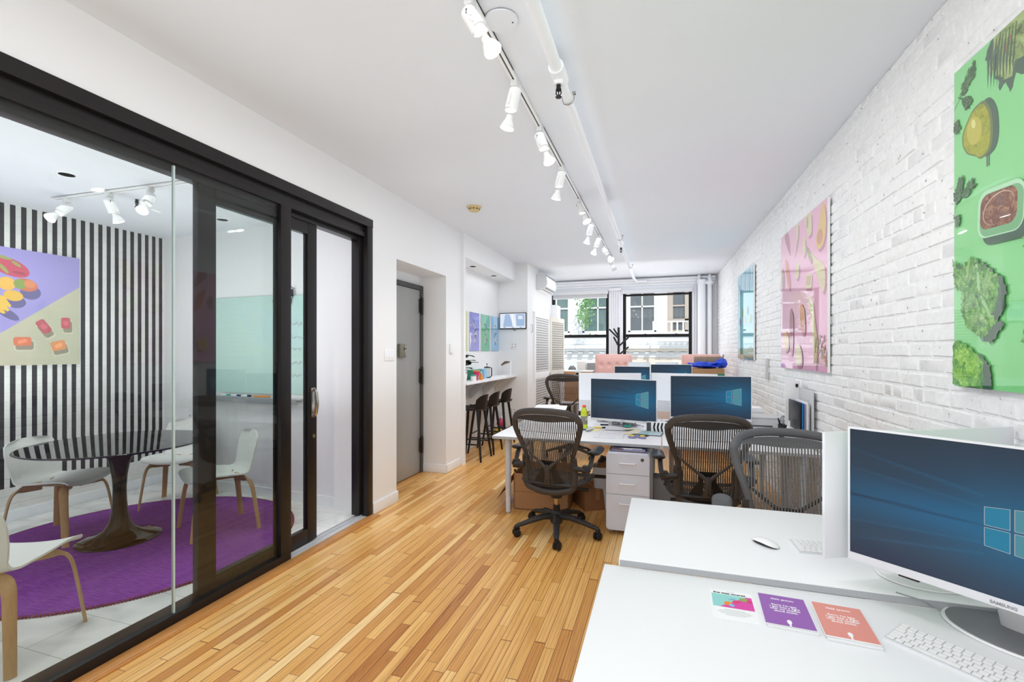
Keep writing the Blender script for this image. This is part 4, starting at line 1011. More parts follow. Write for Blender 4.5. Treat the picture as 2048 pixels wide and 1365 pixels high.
yc = thing('sauce_bottle', 'small yellow-orange bottle beside the pink cup on the counter', 'bottle', (-2.55, 6.53, CT)); ob('bottle_body', MB().lathe([(0, 0), (.024, 0), (.024, .07), (.01, .09), (.01, .1), (0, .1)], 16), M['orange'], yc); ob('bottle_cap', MB().lathe([(0, .1), (.012, .1), (.01, .12), (0, .12)], 16), M['white'], yc)
fp = thing('french_press', 'black french press coffee maker on the counter', 'coffee maker', (-2.66, 7.06, CT))
ob('beaker', MB().lathe([(0, .012), (.044, .012), (.046, .16), (.043, .16), (.041, .016), (0, .016)], 24), M['clear'], fp)
fb = MB(); fb.lathe([(0, 0), (.05, 0), (.05, .012), (0, .012)], 24); fb.lathe([(0, .16), (.05, .16), (.052, .168), (.03, .18), (0, .182)], 24); fb.cyl((0, 0, .18), (0, 0, .215), .004); fb.ball((0, 0, .22), .011, 10)
fb.tube([(.045, .03, .16), (.05, .075, .155), (.05, .078, .03), (.045, .03, .012)], .009, 8)
ob('press_frame', fb, M['blackp'], fp)
lp = thing('desk_lamp', 'white desk lamp with walnut shade at the far end of the counter', 'lamp', (-2.56, 7.86, CT))
ob('lamp_base', MB().box((-.12, -.05, 0), (.06, .05, .012), .004), M['white'], lp)
ob('lamp_post', MB().box((.03, -.02, .012), (.055, .02, .245), .006).tube([(.0425, 0, .235), (0, 0, .25), (-.03, 0, .245)], .006, 8), M['white'], lp)
ob('lamp_shade', MB().prism([(-.13, .19), (-.12, .175), (-.07, .20), (.01, .225), (.02, .25), (-.06, .25)], -.035, .035, T=frame_T((0, 0, 0), (1, 0, 0), (0, 0, 1), (0, -1, 0))), M['brownp'], lp)
ob('wire_stand', MB().tube([(-.11, .0, .19), (-.115, 0, .012)], .0025, 6).tube([(-.115, 0, .06), (.04, 0, .06)], .0025, 6), M['lgrey'], lp)
for i, (y, a, sz) in enumerate([(7.20, .2, (.21, .28)), (7.42, -.25, (.22, .30)), (7.60, .5, (.2, .26))]):
    o = ob('paper_sheet', MB().box((-sz[0]/2, -sz[1]/2, 0), (sz[0]/2, sz[1]/2, .002+.0015*i)), M['paper']); o.location = (-2.60, y, CT+.0008*i); o.rotation_euler = (0, 0, a)
    tag(o, ('loose white paper beside the french press on the counter', 'middle white paper stack on the counter', 'white paper stack just before the desk lamp')[i], 'paper', 'papers on the counter')
tg = thing('plastic_bag', 'crumpled clear plastic bag of colourful packets under the counter', 'bag', (-2.66, 7.62, 0))
def lump(c, r, seed, amp=.18):
    b_ = MB(); b_.ball((0, 0, 0), 1, 18)
    for i, v in enumerate(b_.v):
        k = 1+amp*mnoise.noise(v*2.3+Vector((seed, 0, 0)))+amp*.6*mnoise.noise(v*6+Vector((0, seed, 0)))
        b_.v[i] = Vector((c[0]+v.x*r[0]*k, c[1]+v.y*r[1]*k, max(.002, c[2]+v.z*r[2]*k)))
    return b_
ob('bag_film', lump((0, 0, .22), (.13, .22, .24), 3, .3), M['acrylic'], tg)
for i, (c_, r_, m_) in enumerate([((.02, -.08, .12), (.08, .09, .10), M['yellow']), ((.03, .06, .14), (.07, .09, .11), M['green']), ((.04, .0, .28), (.06, .10, .08), M['magenta']), ((.03, .10, .32), (.05, .07, .07), M['paper']), ((.05, -.02, .2), (.05, .06, .05), M['navy'])]):
    ob('packet', lump(c_, r_, i+7, .3), m_, tg)

# ------------------------------------------------------------------ closet doors, air conditioner, hook
def louver_door(loc, rz, w_, h_, m_, label):
    r = thing('louvered_door', label, 'closet door', loc, rz)
    ob('door_frame', MB().box((0, -.016, 0), (.06, .016, h_), .004).box((w_-.06, -.016, 0), (w_, .016, h_), .004).box((.06, -.014, 0), (w_-.06, .014, .16), .003).box((.06, -.014, h_-.10), (w_-.06, .014, h_), .003).box((.06, -.014, .96), (w_-.06, .014, 1.09), .003), m_, r)
    sl = MB()
    for z0, z1 in ((.16, .96), (1.09, h_-.10)):
        n = int((z1-z0)/.046)
        for k in range(n):
            z = z0+(k+.5)*(z1-z0)/n
            sl.cbox((0, 0, 0), (w_-.12, .005, .034), .0, T=Matrix.Translation((w_/2, -.002, z)) @ Matrix.Rotation(.55, 4, 'X'))
    ob('slats', sl, m_, r)
    ob('slat_gap_shade', MB().box((.05, .011, .15), (w_-.05, .0145, h_-.09)), M['grey'], r)  # grey sheet added to stand in for shade between the slats
    ob('door_knob', MB().ball((w_-.03, -.026, 1.02), .012, 10), M['blackp'], r)
    return r
louver_door((-2.245, 8.44, .015), PI/2-.035, 1.03, 2.22, M['slat'], 'white louvered closet door, nearer of the two')
louver_door((-2.19, 9.49, .015), PI/2-.16, .80, 2.19, M['slatshade'], 'shade-tinted white louvered closet door, farther one swung slightly outward')
hk = thing('pull_handle', 'slim grey pull handle on the white closet wall', 'handle', (-2.27, 8.29, 1.915)); ob('grip', MB().tube([(0, 0, .07), (.03, 0, .065), (.03, 0, -.065), (0, 0, -.07)], .006, 8), M['chrome'], hk)
ac = thing('air_conditioner', 'white split air conditioner high on the closet wall', 'air conditioner', (-2.27, 8.66, 2.66))
prof = [(0, 0), (.07, -.005), (.15, .02), (.205, .08), (.215, .14), (.20, .235), (.18, .27), (0, .285)]
ob('housing', MB().prism(prof, 0, .80, T=frame_T((0, .80, 0), (1, 0, 0), (0, 0, 1), (0, -1, 0))), M['white'], ac)
ob('end_cap', MB().prism([(x*.995+.002, y) for x, y in prof], -.006, .004, T=frame_T((0, 0, 0), (1, 0, 0), (0, 0, 1), (0, -1, 0))), M['lgrey'], ac)
ob('air_flap', MB().box((-.035, .03, 0), (.06, .77, .008), .003, T=Matrix.Translation((.14, 0, .018)) @ Matrix.Rotation(-.45, 4, 'Y')), M['grey'], ac)
ob('intake_groove', MB().box((.17, .02, .272), (.19, .78, .279)), M['dgrey'], ac)

# ------------------------------------------------------------------ mesh task chairs
def task_chair(loc, rz, label, lift=0.0, base_turn=0.0):
    r = thing('task_chair', label, 'office chair', loc, rz, 'mesh task chairs')
    H0 = .44+lift
    def bp(x, h, off=0.0):
        """point on the back: x across, h up along it, off backwards"""
        y = -.185-.13*(h/.6)+.03*math.sin(PI*min(1, h/.45))*.9
        y += .55*x*x
        return Vector((x, y-off, H0+h*.985))
    def hw(h):
        k = [(0, .13), (.015, .155), (.05, .172), (.15, .178), (.24, .192), (.34, .225), (.43, .255), (.50, .268), (.545, .262), (.575, .235), (.595, .19), (.606, .12), (.61, .0)]
        for (a, va), (b_, vb) in zip(k, k[1:]):
            if h <= b_: return va+(vb-va)*(h-a)/(b_-a)
        return 0.0
    ctrl = [(0, .61), (.11, .606), (.19, .593), (.238, .57), (.263, .53), (.268, .49), (.252, .42), (.225, .34), (.196, .25), (.18, .17), (.174, .08), (.165, .035), (.13, .005), (.06, 0)]
    full = ctrl+[(-x, h) for x, h in reversed(ctrl[1:])]
    loop = spline([bp(x, h) for x, h in full], 4, True)
    f = MB()
    rad = []
    for p_ in loop:
        h = (p_.z-H0)/.985
        rad.append(.017 if h < .2 else .017+.008*min(1, (h-.2)/.35))
    n = len(loop); segs = 12; vs = []
    for i in range(n):
        t = (loop[(i+1) % n]-loop[i-1]).normalized(); nb = Vector((0, 1, -.16)).normalized(); inn = nb.cross(t).normalized()
        for k in range(segs):
            a = 2*PI*k/segs
            vs.append(loop[i]+inn*math.cos(a)*rad[i]+nb*math.sin(a)*rad[i]*.62)
    f.add(vs, [(i*segs+k, i*segs+(k+1) % segs, ((i+1) % n)*segs+(k+1) % segs, ((i+1) % n)*segs+k) for i in range(n) for k in range(segs)])
    ob('back_frame', f, M['graph'], r, 60)
    # smooth sagging band under the top rail
    bd = MB()
    def band(u, v):
        x = (u*2-1)*.232; top = .582-.03*abs(u*2-1)**3; bot = .545-.022*math.cos((u*2-1)*PI/2)-.012*abs(u*2-1)**4
        return bp(x, top+(bot-top)*v, .006)
    bd.grid(band, 20, 4)
    ob('top_band', bd, M['graph2'], r)
    # woven suspension: upright ribbons with fine cross threads
    pm_ = MB(); sp_ = .0148
    ns = int(.52/sp_)
    for i in range(-ns//2, ns//2+1):
        x = i*sp_
        hs = [h*.6/60 for h in range(61) if hw(h*.6/60)-.010 > abs(x)+.004]
        if len(hs) < 3: continue
        h0, h1 = hs[0], min(hs[-1], .555); m_ = 16
        vs = []
        for j in range(m_+1):
            h = h0+(h1-h0)*j/m_
            vs += [bp(x-.0042, h, .003), bp(x+.0042, h, .003)]
        pm_.add(vs, [(2*j, 2*j+1, 2*j+3, 2*j+2) for j in range(m_)])
    ths = [.03+.014*k for k in range(11)]+[.22, .28, .36, .44]
    for h in ths:
        wd = hw(h)-.01; vs = []
        for j in range(13):
            x = -wd+2*wd*j/12; vs += [bp(x, h-.0012, .004), bp(x, h+.0012, .004)]
        pm_.add(vs, [(2*j, 2*j+1, 2*j+3, 2*j+2) for j in range(12)])
    ob('back_mesh', pm_, M['mesh'], r)
    # Y-shaped spine support and lumbar pads
    y_ = MB()
    for s_ in (-1, 1):
        y_.tube(spline([bp(s_*.205, .315, .016), bp(s_*.13, .25, .03), bp(s_*.05, .185, .04), bp(s_*.012, .15, .045)], 5), [.009]*5+[.011]*5+[.014]*6, 10, flat=(1, .7))
    y_.tube([bp(0, .175, .045), bp(0, .14, .048), bp(0, .07, .044), bp(0, .025, .03)], [.012, .023, .021, .026], 12, flat=(1, .6))
    sp2 = ob('back_support', y_, M['graph'], r)
    ob('screw_slot', MB().cbox(bp(0, .05, .062), (.008, .004, .022), .001), M['blackp'], sp2)
    pd = MB()
    for s_ in (-1, 1):
        pd.poly([bp(s_*x, h, .012) for x, h in ((.03, .20), (.062, .19), (.055, .13), (.10, .07), (.125, .02), (.04, .012), (.03, .1))])
    pd.poly([bp(x, h, .014) for x, h in ((-.075, .205), (.075, .205), (.06, .165), (0, .14), (-.06, .165))])
    ob('lumbar_pad', pd, M['blackp'], r)
    # side uprights and lower cross bar
    u_ = MB()
    for s_ in (-1, 1):
        pts = [bp(s_*.198, .235, .006), bp(s_*.202, .16, .012), bp(s_*.202, .06, .016), bp(s_*.190, .0, .016), bp(s_*.16, -.028, .014)]
        u_.tube(spline(pts, 5), [.028]*20+[.030], 12, flat=(.6, 1), up=(0, 1, 0))
        for h in (.215, .012): u_.cyl(bp(s_*.198, h, .034), bp(s_*.198, h, .02), .009, seg=10, mi=1)
    u_.tube(spline([bp(-.17, -.025, .014), bp(-.08, -.045, .02), bp(0, -.05, .02), bp(.08, -.045, .02), bp(.17, -.025, .014)], 4), .024, 12, flat=(1, .8))
    ob('back_yoke', u_, [M['graph'], M['hinge']], r)
    # arms
    for s_ in (-1, 1):
        am = MB()
        am.tube(spline([(s_*.20, -.20, H0+.16), (s_*.255, -.19, H0+.15), (s_*.295, -.16, H0+.14), (s_*.31, -.12, H0+.16), (s_*.315, -.08, H0+.21), (s_*.315, -.05, H0+.235)], 5), [.026]*12+[.018]*14, 10, flat=(.8, 1))
        am.cbox((s_*.29, -.165, H0+.145), (.055, .05, .07), .012)
        am.cyl((s_*.272, -.165, H0+.145), (s_*.325, -.165, H0+.145), .015, seg=12); am.cyl((s_*.29, -.20, H0+.10), (s_*.29, -.19, H0+.085), .01, seg=8)
        ar = ob('armrest', am, M['graph2'], r)
        def padf(u, v):
            t = v*2-1; wd = .047*(1-abs(t)**6*.55)*(1.05-.12*t); a = 2*PI*u
            return Vector((s_*.328+math.cos(a)*wd, .03+t*.135, H0+.252+math.sin(a)*.020*(1-abs(t)**8*.6)+.012*t*t))
        pd_ = MB().grid(padf, 16, 20); k = len(pd_.v)
        pd_.f.append(tuple(reversed(range(0, 16)))); pd_.mi.append(0); pd_.sm.append(True); pd_.f.append(tuple(20*17+i for i in range(16))); pd_.mi.append(0); pd_.sm.append(True)
        ob('arm_pad', pd_, M['pad'], ar, 70)
    # seat
    SZ = .455+lift
    loop2 = spline([(-.20, -.17, SZ), (0, -.185, SZ-.004), (.20, -.17, SZ), (.245, -.08, SZ+.004), (.255, .10, SZ), (.245, .22, SZ-.008), (.19, .275, SZ-.028), (0, .285, SZ-.034), (-.19, .275, SZ-.028), (-.245, .22, SZ-.008), (-.255, .10, SZ), (-.245, -.08, SZ+.004)], 4, True)
    se = ob('seat', MB().tube(loop2, .019, 10, closed=True, flat=(.8, 1.2), up=(0, 0, 1)), M['graph2'], r, 70)
    ms = MB()
    for i in range(-15, 16):
        x = i*.0155; 
        ms.grid(lambda u, v: Vector((x-.0055+.011*u, -.165+.43*v, SZ+.004-.022*math.sin(PI*v)*(1-(x/.26)**2)-.03*max(0, v-.7)/.3)), 1, 8)
    ob('seat_mesh', ms, M['mesh'], se)
    me_ = MB(); me_.box((-.10, -.15, SZ-.11), (.10, .13, SZ-.035), .03); me_.tube([(-.2, -.17, SZ-.02), (-.12, -.12, SZ-.07), (.12, -.12, SZ-.07), (.2, -.17, SZ-.02)], .02, 10); me_.tube([(-.23, .08, SZ-.01), (-.1, .05, SZ-.07), (.1, .05, SZ-.07), (.23, .08, SZ-.01)], .018, 10)
    me_.cyl((.10, .02, SZ-.075), (.22, .03, SZ-.08), .009, seg=10); me_.cyl((.20, .03, SZ-.08), (.26, .03, SZ-.082), .016, seg=12); me_.cyl((-.10, -.03, SZ-.075), (-.24, -.03, SZ-.08), .012, seg=10); me_.lathe([(0, SZ-.16), (.045, SZ-.16), (.06, SZ-.10), (0, SZ-.10)], 20)
    ob('tilt_mechanism', me_, M['graph2'], r)
    ob('gas_cylinder', MB().cyl((0, 0, .19), (0, 0, SZ-.15), .019), M['gold'], r)
    ob('cylinder_sleeve', MB().cyl((0, 0, .10), (0, 0, .235), .029), M['blackp'], r)
    # five-star base
    sb = MB(); sb.lathe([(0, .085), (.045, .085), (.055, .11), (.05, .17), (.034, .19), (0, .19)], 24)
    for k in range(5):
        a = base_turn-PI/2+2*PI*k/5; dx, dy = math.cos(a), math.sin(a)
        sb.tube([(dx*.03, dy*.03, .145), (dx*.12, dy*.12, .142), (dx*.22, dy*.22, .118), (dx*.325, dy*.325, .088), (dx*.350, dy*.350, .078)], [.034, .030, .025, .021, .017], 12, flat=(.8, 1), up=(0, 0, 1))
        for q in range(6):
            t = .085+.018*q; zc = .142-.1*(max(0, t-.1))**1.0*1.1
            sb.tube([(dx*t-dy*.024, dy*t+dx*.024, zc+.006), (dx*t, dy*t, zc+.0265), (dx*t+dy*.024, dy*t-dx*.024, zc+.006)], .0035, 5)
    sbo = ob('star_base', sb, M['graph2'], r)
    for k in range(5):
        a = base_turn-PI/2+2*PI*k/5; dx, dy = math.cos(a), math.sin(a); wa = a+1.1+k*1.7
        T = Matrix.Translation((dx*.350, dy*.350, 0)) @ Matrix.Rotation(wa, 4, 'Z')
        w_ = MB()
        for s_ in (-1, 1):
            w_.tube([(s_*.008, .012, .031), (s_*.012, .012, .031), (s_*.024, .012, .031), (s_*.028, .012, .031)], [.027, .031, .031, .024], 20, T=T)
        w_.tube([(-.006, .012, .031), (.006, .012, .031)], .024, 14, T=T); w_.cyl((0, 0, .04), (0, 0, .085), .009, seg=10, T=T); w_.tube([(0, -.012, .062), (0, .012, .068), (0, .034, .055)], .014, 8, T=T)
        ob('caster', w_, M['rubber'], r)
    return r
tc1 = task_chair((-.83, 3.83, 0), -.10, 'black mesh task chair at the middle desk, left one with whole wheeled base in view', 0, .31)
dup(tc1, (.30, 3.83, 0), .04, 'black mesh task chair at the middle desk, in front of the right monitor')
dup(tc1, (.63, 2.70, 0), PI-.12, 'grey mesh task chair behind the nearest desks, mesh front toward the camera, painted lighter as if spotlit')
tc3 = [o for o in bpy.data.objects if o.get('label', '').startswith('grey mesh task chair')][0]
for ch_ in tc3.children_recursive:  # spotlit brightness goes into this chair's colours
    if ch_.name.split('.')[0] in ('back_frame', 'back_mesh', 'top_band', 'arm_pad'):
        ch_.material_slots[0].link = 'OBJECT'; ch_.material_slots[0].material = M['litmesh'] if 'mesh' in ch_.name else M['litframe']
tc4 = task_chair((-1.24, 6.62, 0), -.05, 'black mesh task chair farthest away, by the louvered closet doors', .13)

# ------------------------------------------------------------------ desks
def desk(x0, x1, y0, y1, z, label, legs):
    r = thing('desk', label, 'desk', ((x0+x1)/2, (y0+y1)/2, 0), 0, 'white office desks')
    hx, hy = (x1-x0)/2, (y1-y0)/2
    ob('desktop', MB().box((-hx, -hy, z-.026), (hx, hy, z), .0022), M['desk'], r)
    ob('edge_shade_band', MB().box((-hx+.004, -hy-.0006, z-.0245), (hx-.004, -hy+.002, z-.003)).box((-hx-.0006, -hy+.004, z-.0245), (-hx+.002, hy-.004, z-.003)), M['edgeshade'], r)
    for lx, ly in legs:
        g_ = MB(); px, py = lx-(x0+x1)/2, ly-(y0+y1)/2
        g_.box((px-.07, py-.07, z-.032), (px+.07, py+.07, z-.026), .002)
        g_.lathe([(0, .012), (.021, .012), (.0225, .03), (.0235, .16), (.0235, .165), (.026, .17), (.030, z-.13), (.032, z-.125), (.032, z-.032), (0, z-.032)], 24, c=(px, py, 0))
        lg_ = ob('leg', g_, M['leg'], r)
        ob('foot', MB().lathe([(0, 0), (.02, 0), (.02, .012), (0, .012)], 20, c=(px, py, 0)), M['grey'], lg_)
    return r
AZ1, AZ2, BZ = .705, .73, .73
desk(-.205, 1.19, 1.00, 1.7885, AZ1, 'nearest white desk, in the bottom right corner, with the printed cards', [(-.10, 1.66), (-.10, 1.12), (1.08, 1.66), (1.08, 1.12)])
desk(-.153, 1.19, 1.79, 2.56, AZ2, 'white desk just behind the nearest one, holding a white mouse', [(-.05, 1.90), (-.05, 2.45), (1.08, 1.90), (1.08, 2.45)])
desk(-1.475, -.005, 4.05, 4.84, BZ, 'white desk in mid-room covered in papers, left of two', [(-1.36, 4.17), (-1.36, 4.73), (-.10, 4.17), (-.10, 4.73)])
desk(.002, 1.13, 4.05, 4.84, BZ, 'white desk in mid-room by the brick wall, behind the second task chair', [(1.04, 4.17), (1.04, 4.73), (.14, 4.73)])
desk(-1.475, -.005, 4.85, 5.64, BZ, 'white desk facing away behind the paper-covered one, with far keyboard', [(-1.36, 4.97), (-1.36, 5.53), (-.10, 5.53)])
desk(.002, 1.12, 4.85, 5.64, BZ, 'white desk facing away by the brick wall, under the grey printer', [(1.0, 5.53), (.10, 5.53)])
desk(-1.45, -.155, 6.95, 7.74, BZ, 'white desk of the farthest row, left, holding the cartons', [(-1.35, 7.07), (-1.35, 7.62), (-.25, 7.07)])
desk(-.145, 1.06, 6.95, 7.74, BZ, 'white desk of the farthest row, right, toward the brick wall', [(.95, 7.07), (.95, 7.62)])

# ------------------------------------------------------------------ monitors
def screen_rgb(u, v):
    """glowing window with beams fanning left over deep blue"""
    base = Vector((34, 52, 70)).lerp(Vector((36, 82, 116)), max(0, 1-abs(v-.48)*1.7)*min(1, .25+u))
    # beam bundle from the bright panes leftwards
    ul = .70
    if u < ul:
        t = (ul-u)/ul; half = .12+.17*t; ce = .515+.03*t
        d_ = abs(v-ce)/half
        g_ = max(0, 1-d_*d_)*(1-t)**.75
        base = base.lerp(Vector((2, 112, 164)), .75*g_)
        for s_, a0 in ((1, .12), (-1, .115), (1, .20), (-1, .19)):
            dd = abs(v-(ce+s_*(a0+a0*1.3*t))); base = base.lerp(Vector((24, 140, 190)), .40*max(0, 1-dd/.014)*(1-t)**.9)
        dd = abs(v-(.515+.028*t)); base = base.lerp(Vector((26, 40, 64)), .8*max(0, 1-dd/(.010+.010*t)))
    r2 = ((u-.80)*1.5)**2+((v-.52)*1.05)**2
    base = base.lerp(Vector((0, 122, 160)), .8*math.exp(-r2*16)); base = base.lerp(Vector((8, 92, 138)), .45*math.exp(-r2*5))
    if v < .25: base = base.lerp(Vector((30, 34, 66)), .6*(1-v/.25)*(1-abs(u-.3)))
    return base
SCR = attr_mat('monitor_picture', .72, .3)
PANE = [emis('pane_cyan', (0, 124, 160), .85), emis('pane_pale', (72, 140, 156), .85), emis('pane_line', (186, 186, 182), .85)]
def monitor(loc, rz, label, w_=.70, h_=.394, z0=.115, curve=.012, logo=(.70, .775, .885, .515, 1.0), tilt=0.0, group='white monitors facing the camera', cat='monitor', brand=True, fy=-.155):
    r = thing('monitor', label, cat, loc, rz, group)
    FY = fy
    cz = z0+h_/2
    cv = lambda x: FY+curve*(-(x/(w_/2))**2)+0.0
    nx, nz = 120, 72
    s_ = MB().grid(lambda u, v: Vector(((u-.5)*w_, cv((u-.5)*w_)-.0008, z0+v*h_)), nx, nz)
    o = ob('screen', s_, SCR, r)
    at = o.data.color_attributes.new('Col', 'FLOAT_COLOR', 'POINT')
    buf = []
    for j in range(nz+1):
        for i in range(nx+1): buf += list(lin(screen_rgb(i/nx-(logo[0]-.70 if logo else 0), j/nz-(logo[3]-.515 if logo else 0))))
    at.data.foreach_set('color', buf)
    if logo:
        lg_ = MB(); P_ = lambda u, v, e=.0016: Vector(((u-.5)*w_, cv((u-.5)*w_)-e, z0+v*h_))
        ul, um, ur, mid, sl_ = logo
        top = lambda u: mid+.13+(u-ul)*.42*sl_; bot = lambda u: mid-.13-(u-ul)*.40*sl_
        for (ua, ub), mi in (((ul, um-.006), 0), ((um+.006, ur), 1)):
            lg_.add([P_(ua, mid+.008), P_(ub, mid+.008), P_(ub, top(ub)), P_(ua, top(ua))], [(0, 1, 2, 3)], mi, False)
            lg_.add([P_(ua, bot(ua)), P_(ub, bot(ub)), P_(ub, mid-.008), P_(ua, mid-.008)], [(0, 1, 2, 3)], mi, False)
            for (a_, b_) in (((ua, mid+.008), (ub, mid+.008)), ((ua, top(ua)), (ub, top(ub))), ((ua, bot(ua)), (ub, bot(ub))), ((ua, mid-.008), (ub, mid-.008)), ((ua, mid+.008), (ua, top(ua))), ((ub, mid+.008), (ub, top(ub))), ((ua, bot(ua)), (ua, mid-.008)), ((ub, bot(ub)), (ub, mid-.008))):
                A_, B_ = P_(*a_, .002), P_(*b_, .002); d_ = (B_-A_).normalized(); n_ = Vector((-d_.z, 0, d_.x))*.0006
                lg_.add([A_-n_, B_-n_, B_+n_, A_+n_], [(0, 1, 2, 3)], 2, False)
        ob('picture_panes', lg_, PANE, o)
    # housing: thin white rim, chin and softly bulged back
    b_ = MB(); rim = .006; chin = .024
    X = w_/2+rim
    def back(u, v):
        x = (u-.5)*2*X; z = z0-chin+v*(h_+chin+rim); e = (1-abs(u*2-1)**6)*(1-abs(v*2-1)**6)
        return Vector((x, cv(x)+.008+.030*e, z))
    b_.grid(lambda u, v: back(1-u, v), 20, 12)
    def strip(xa, xb, za, zb, n):
        b_.grid(lambda u, v: Vector((xa+(xb-xa)*u, cv(xa+(xb-xa)*u)-.003, za+(zb-za)*v)), n, 1)
    strip(-X, X, z0-chin, z0, 20); strip(-X, X, z0+h_, z0+h_+rim, 20); strip(-X, -w_/2, z0, z0+h_, 1); strip(w_/2, X, z0, z0+h_, 1)
    for (za, dz) in ((z0-chin, 0), (z0+h_+rim, 1)):
        b_.grid(lambda u, v: Vector(((u-.5)*2*X, cv((u-.5)*2*X)-.003+.011*(v if dz else 1-v), za)), 20, 1)
    for x in (-X, X):
        b_.grid(lambda u, v: Vector((x, cv(x)-.003+.011*(u if x > 0 else 1-u), z0-chin+(h_+chin+rim)*v)), 1, 1)
    hs = ob('housing', b_, M['whitem'], r, 30)
    if brand: text('SAMSUNG', .0112, M['inkg'], hs, Matrix.Translation((0, cv(0)-.0034, z0-chin+.006)) @ Matrix.Rotation(PI/2, 4, 'X'), extrude=.0002, bold=.0004)
    ob('power_port', MB().cbox((-.20, cv(.2)+.004, z0-chin-.003), (.05, .012, .006), .002), M['blackp'], hs)
    ob('stand_neck', MB().tube(spline([(0, .02, .012), (0, .0, .05), (0, -.05, z0-chin+.0), (0, FY+.045, z0+.05), (0, FY+.04, z0+.12)], 5), [.05]*8+[.045]*13, 16, flat=(.22, 1), up=(0, 1, .3)), M['white'], r)
    bs = ob('stand_base', MB().lathe([(0, 0), (.155, 0), (.16, .004), (.157, .008), (0, .008)], 48, sx=1.08, sy=.80), M['white'], r)
    ob('base_top', MB().lathe([(0, .008), (.15, .008), (.151, .010), (.143, .013), (0, .0135)], 48, sx=1.08, sy=.80), M['basegrey'], bs)
    return r
mon = monitor((.948, 1.665, AZ1), math.radians(-42.5), 'nearest large monitor showing a glowing blue window, cut off at the right', z0=.152, curve=.01, logo=(.448, .523, .70, .455, .5))
# monitors facing the other way share the same kind
m2 = monitor((.872, 1.975, AZ2), math.radians(26)+PI, 'white back of the monitor standing right behind the nearest screen', z0=.098, w_=.748, curve=.01, fy=-.02, logo=False, group='white monitors turned away', brand=False)
for ch_ in m2.children_recursive:
    if ch_.name.startswith('base_top'): ch_.material_slots[0].link = 'OBJECT'; ch_.material_slots[0].material = M['white']
mL = monitor((-.335, 4.97, BZ), math.radians(-14), 'monitor on the mid-room desk, left one, above the scattered papers', z0=.088, w_=.665, h_=.40, curve=.008)
mR = monitor((.43, 5.02, BZ), math.radians(2), 'monitor on the mid-room desk, right one, behind the second task chair', z0=.135, w_=.71, h_=.395, curve=.008)
m5 = monitor((-.52, 5.24, BZ), math.radians(14)+PI, 'white back of a turned-away monitor beside the lime drink bottle', z0=.12, h_=.40, w_=.68, logo=False, group='white monitors turned away', brand=False)
m6 = dup(m5, (.19, 5.36, BZ), math.radians(-12)+PI, 'white back of a turned-away monitor between the two mid-room screens')
f1 = dup(mL, (-.42, 7.64, BZ), math.radians(-8), 'far-row monitor seen over the left mid-room screen'); f1.scale = (.84, 1, 1); f1.location.z = BZ; f1.scale = (.80, .9, 1.09)
f2 = dup(mR, (.12, 7.66, BZ), math.radians(4), 'far-row monitor in front of the gap between the pink sofas'); f2.scale = (.82, .9, 1.07)
f3 = dup(m5, (-.36, 8.05, BZ), PI+.05, 'dark top of a turned-away monitor behind the far row, left'); f4 = dup(m5, (.07, 8.05, BZ), PI-.05, 'dark top of a turned-away monitor behind the far row, right')
for f_ in (f3, f4): f_.scale = (.52, .8, 1.12)
desk(-1.45, 1.05, 7.75, 8.30, BZ, 'white desk behind the farthest monitors, mostly hidden', [(-1.35, 8.2), (.95, 8.2)])

# ------------------------------------------------------------------ keyboards, mice and prints on the near desks
def keyboard(loc, rz, label, full=True):
    w_, d_ = (.418, .115) if full else (.279, .115)
    r = thing('keyboard', label, 'keyboard', loc, rz, 'white keyboards')
    ob('tray', MB().prism([(-d_/2, 0), (d_/2, 0), (d_/2, .0105), (-d_/2, .0045)], -w_/2, w_/2, T=frame_T((0, 0, 0), (0, 1, 0), (0, 0, 1), (1, 0, 0))), M['whitem'], r)
    ob('keybed', MB().prism([(-d_/2+.004, .0046), (d_/2-.004, .0104), (d_/2-.004, .0110), (-d_/2+.004, .0052)], -w_/2+.003, w_/2-.003, T=frame_T((0, 0, 0), (0, 1, 0), (0, 0, 1), (1, 0, 0))), M['lgrey'], r)
    kb = MB(); ncol = int((w_-.008)/.0192); p_ = (w_-.008)/ncol
    for row in range(6):
        rd = .0105 if row == 5 else .0165; y = -d_/2+.007+row*.0183
        sh = (0, .35, .6, .2, 0, 0)[row]*p_
        c = 0; x = -w_/2+.004
        while x < w_/2-.006:
            kw = p_
            if row == 0 and c == 3: kw = p_*5
            elif c == 0 and sh: kw = p_+sh
            kw = min(kw, w_/2-.004-x)
            if kw > .008:
                T = Matrix.Translation((x+kw/2, y+rd/2, .0057+.0058*(row+.5)/6)) @ Matrix.Rotation(.05, 4, 'X')
                kb.box((-kw/2+.0014, -rd/2, 0), (kw/2-.0014, rd/2, .0016), .0004, T=T)
            x += kw; c += 1
    ob('keys', kb, M['white'], r, kind='stuff')
    return r
keyboard((.775, 1.458, AZ1), math.atan2(-.67, .74)+.0, 'white full-size keyboard in front of the nearest monitor')
keyboard((.635, 2.115, AZ2), math.radians(4), 'compact white keyboard partly hidden behind the nearest monitor', False)
def mouse(loc, rz, label):
    r = thing('mouse', label, 'mouse', loc, rz, 'white mice')
    def top(u, v):
        y = (v-.5)*.112; hw_ = .0285*(1-abs(v*2-1)**3.2)**.5; return Vector(((u*2-1)*hw_, y, .004+.019*(1-(v*2-1)**2)**.7*(1-.55*(u*2-1)**2)))
    ob('mouse_shell', MB().grid(top, 12, 24), M['white'], r)
    ob('mouse_base', MB().lathe([(0, 0), (.024, 0), (.0265, .004), (0, .0045)], 32, sy=2.0), M['dgrey'], r)
mouse((.392, 2.10, AZ2), math.radians(42), 'white touch mouse on the second desk beside the compact keyboard')
keyb_far = keyboard((-1.24, 5.38, BZ), PI+.04, 'white keyboard on the far side of the mid-room desks', True)
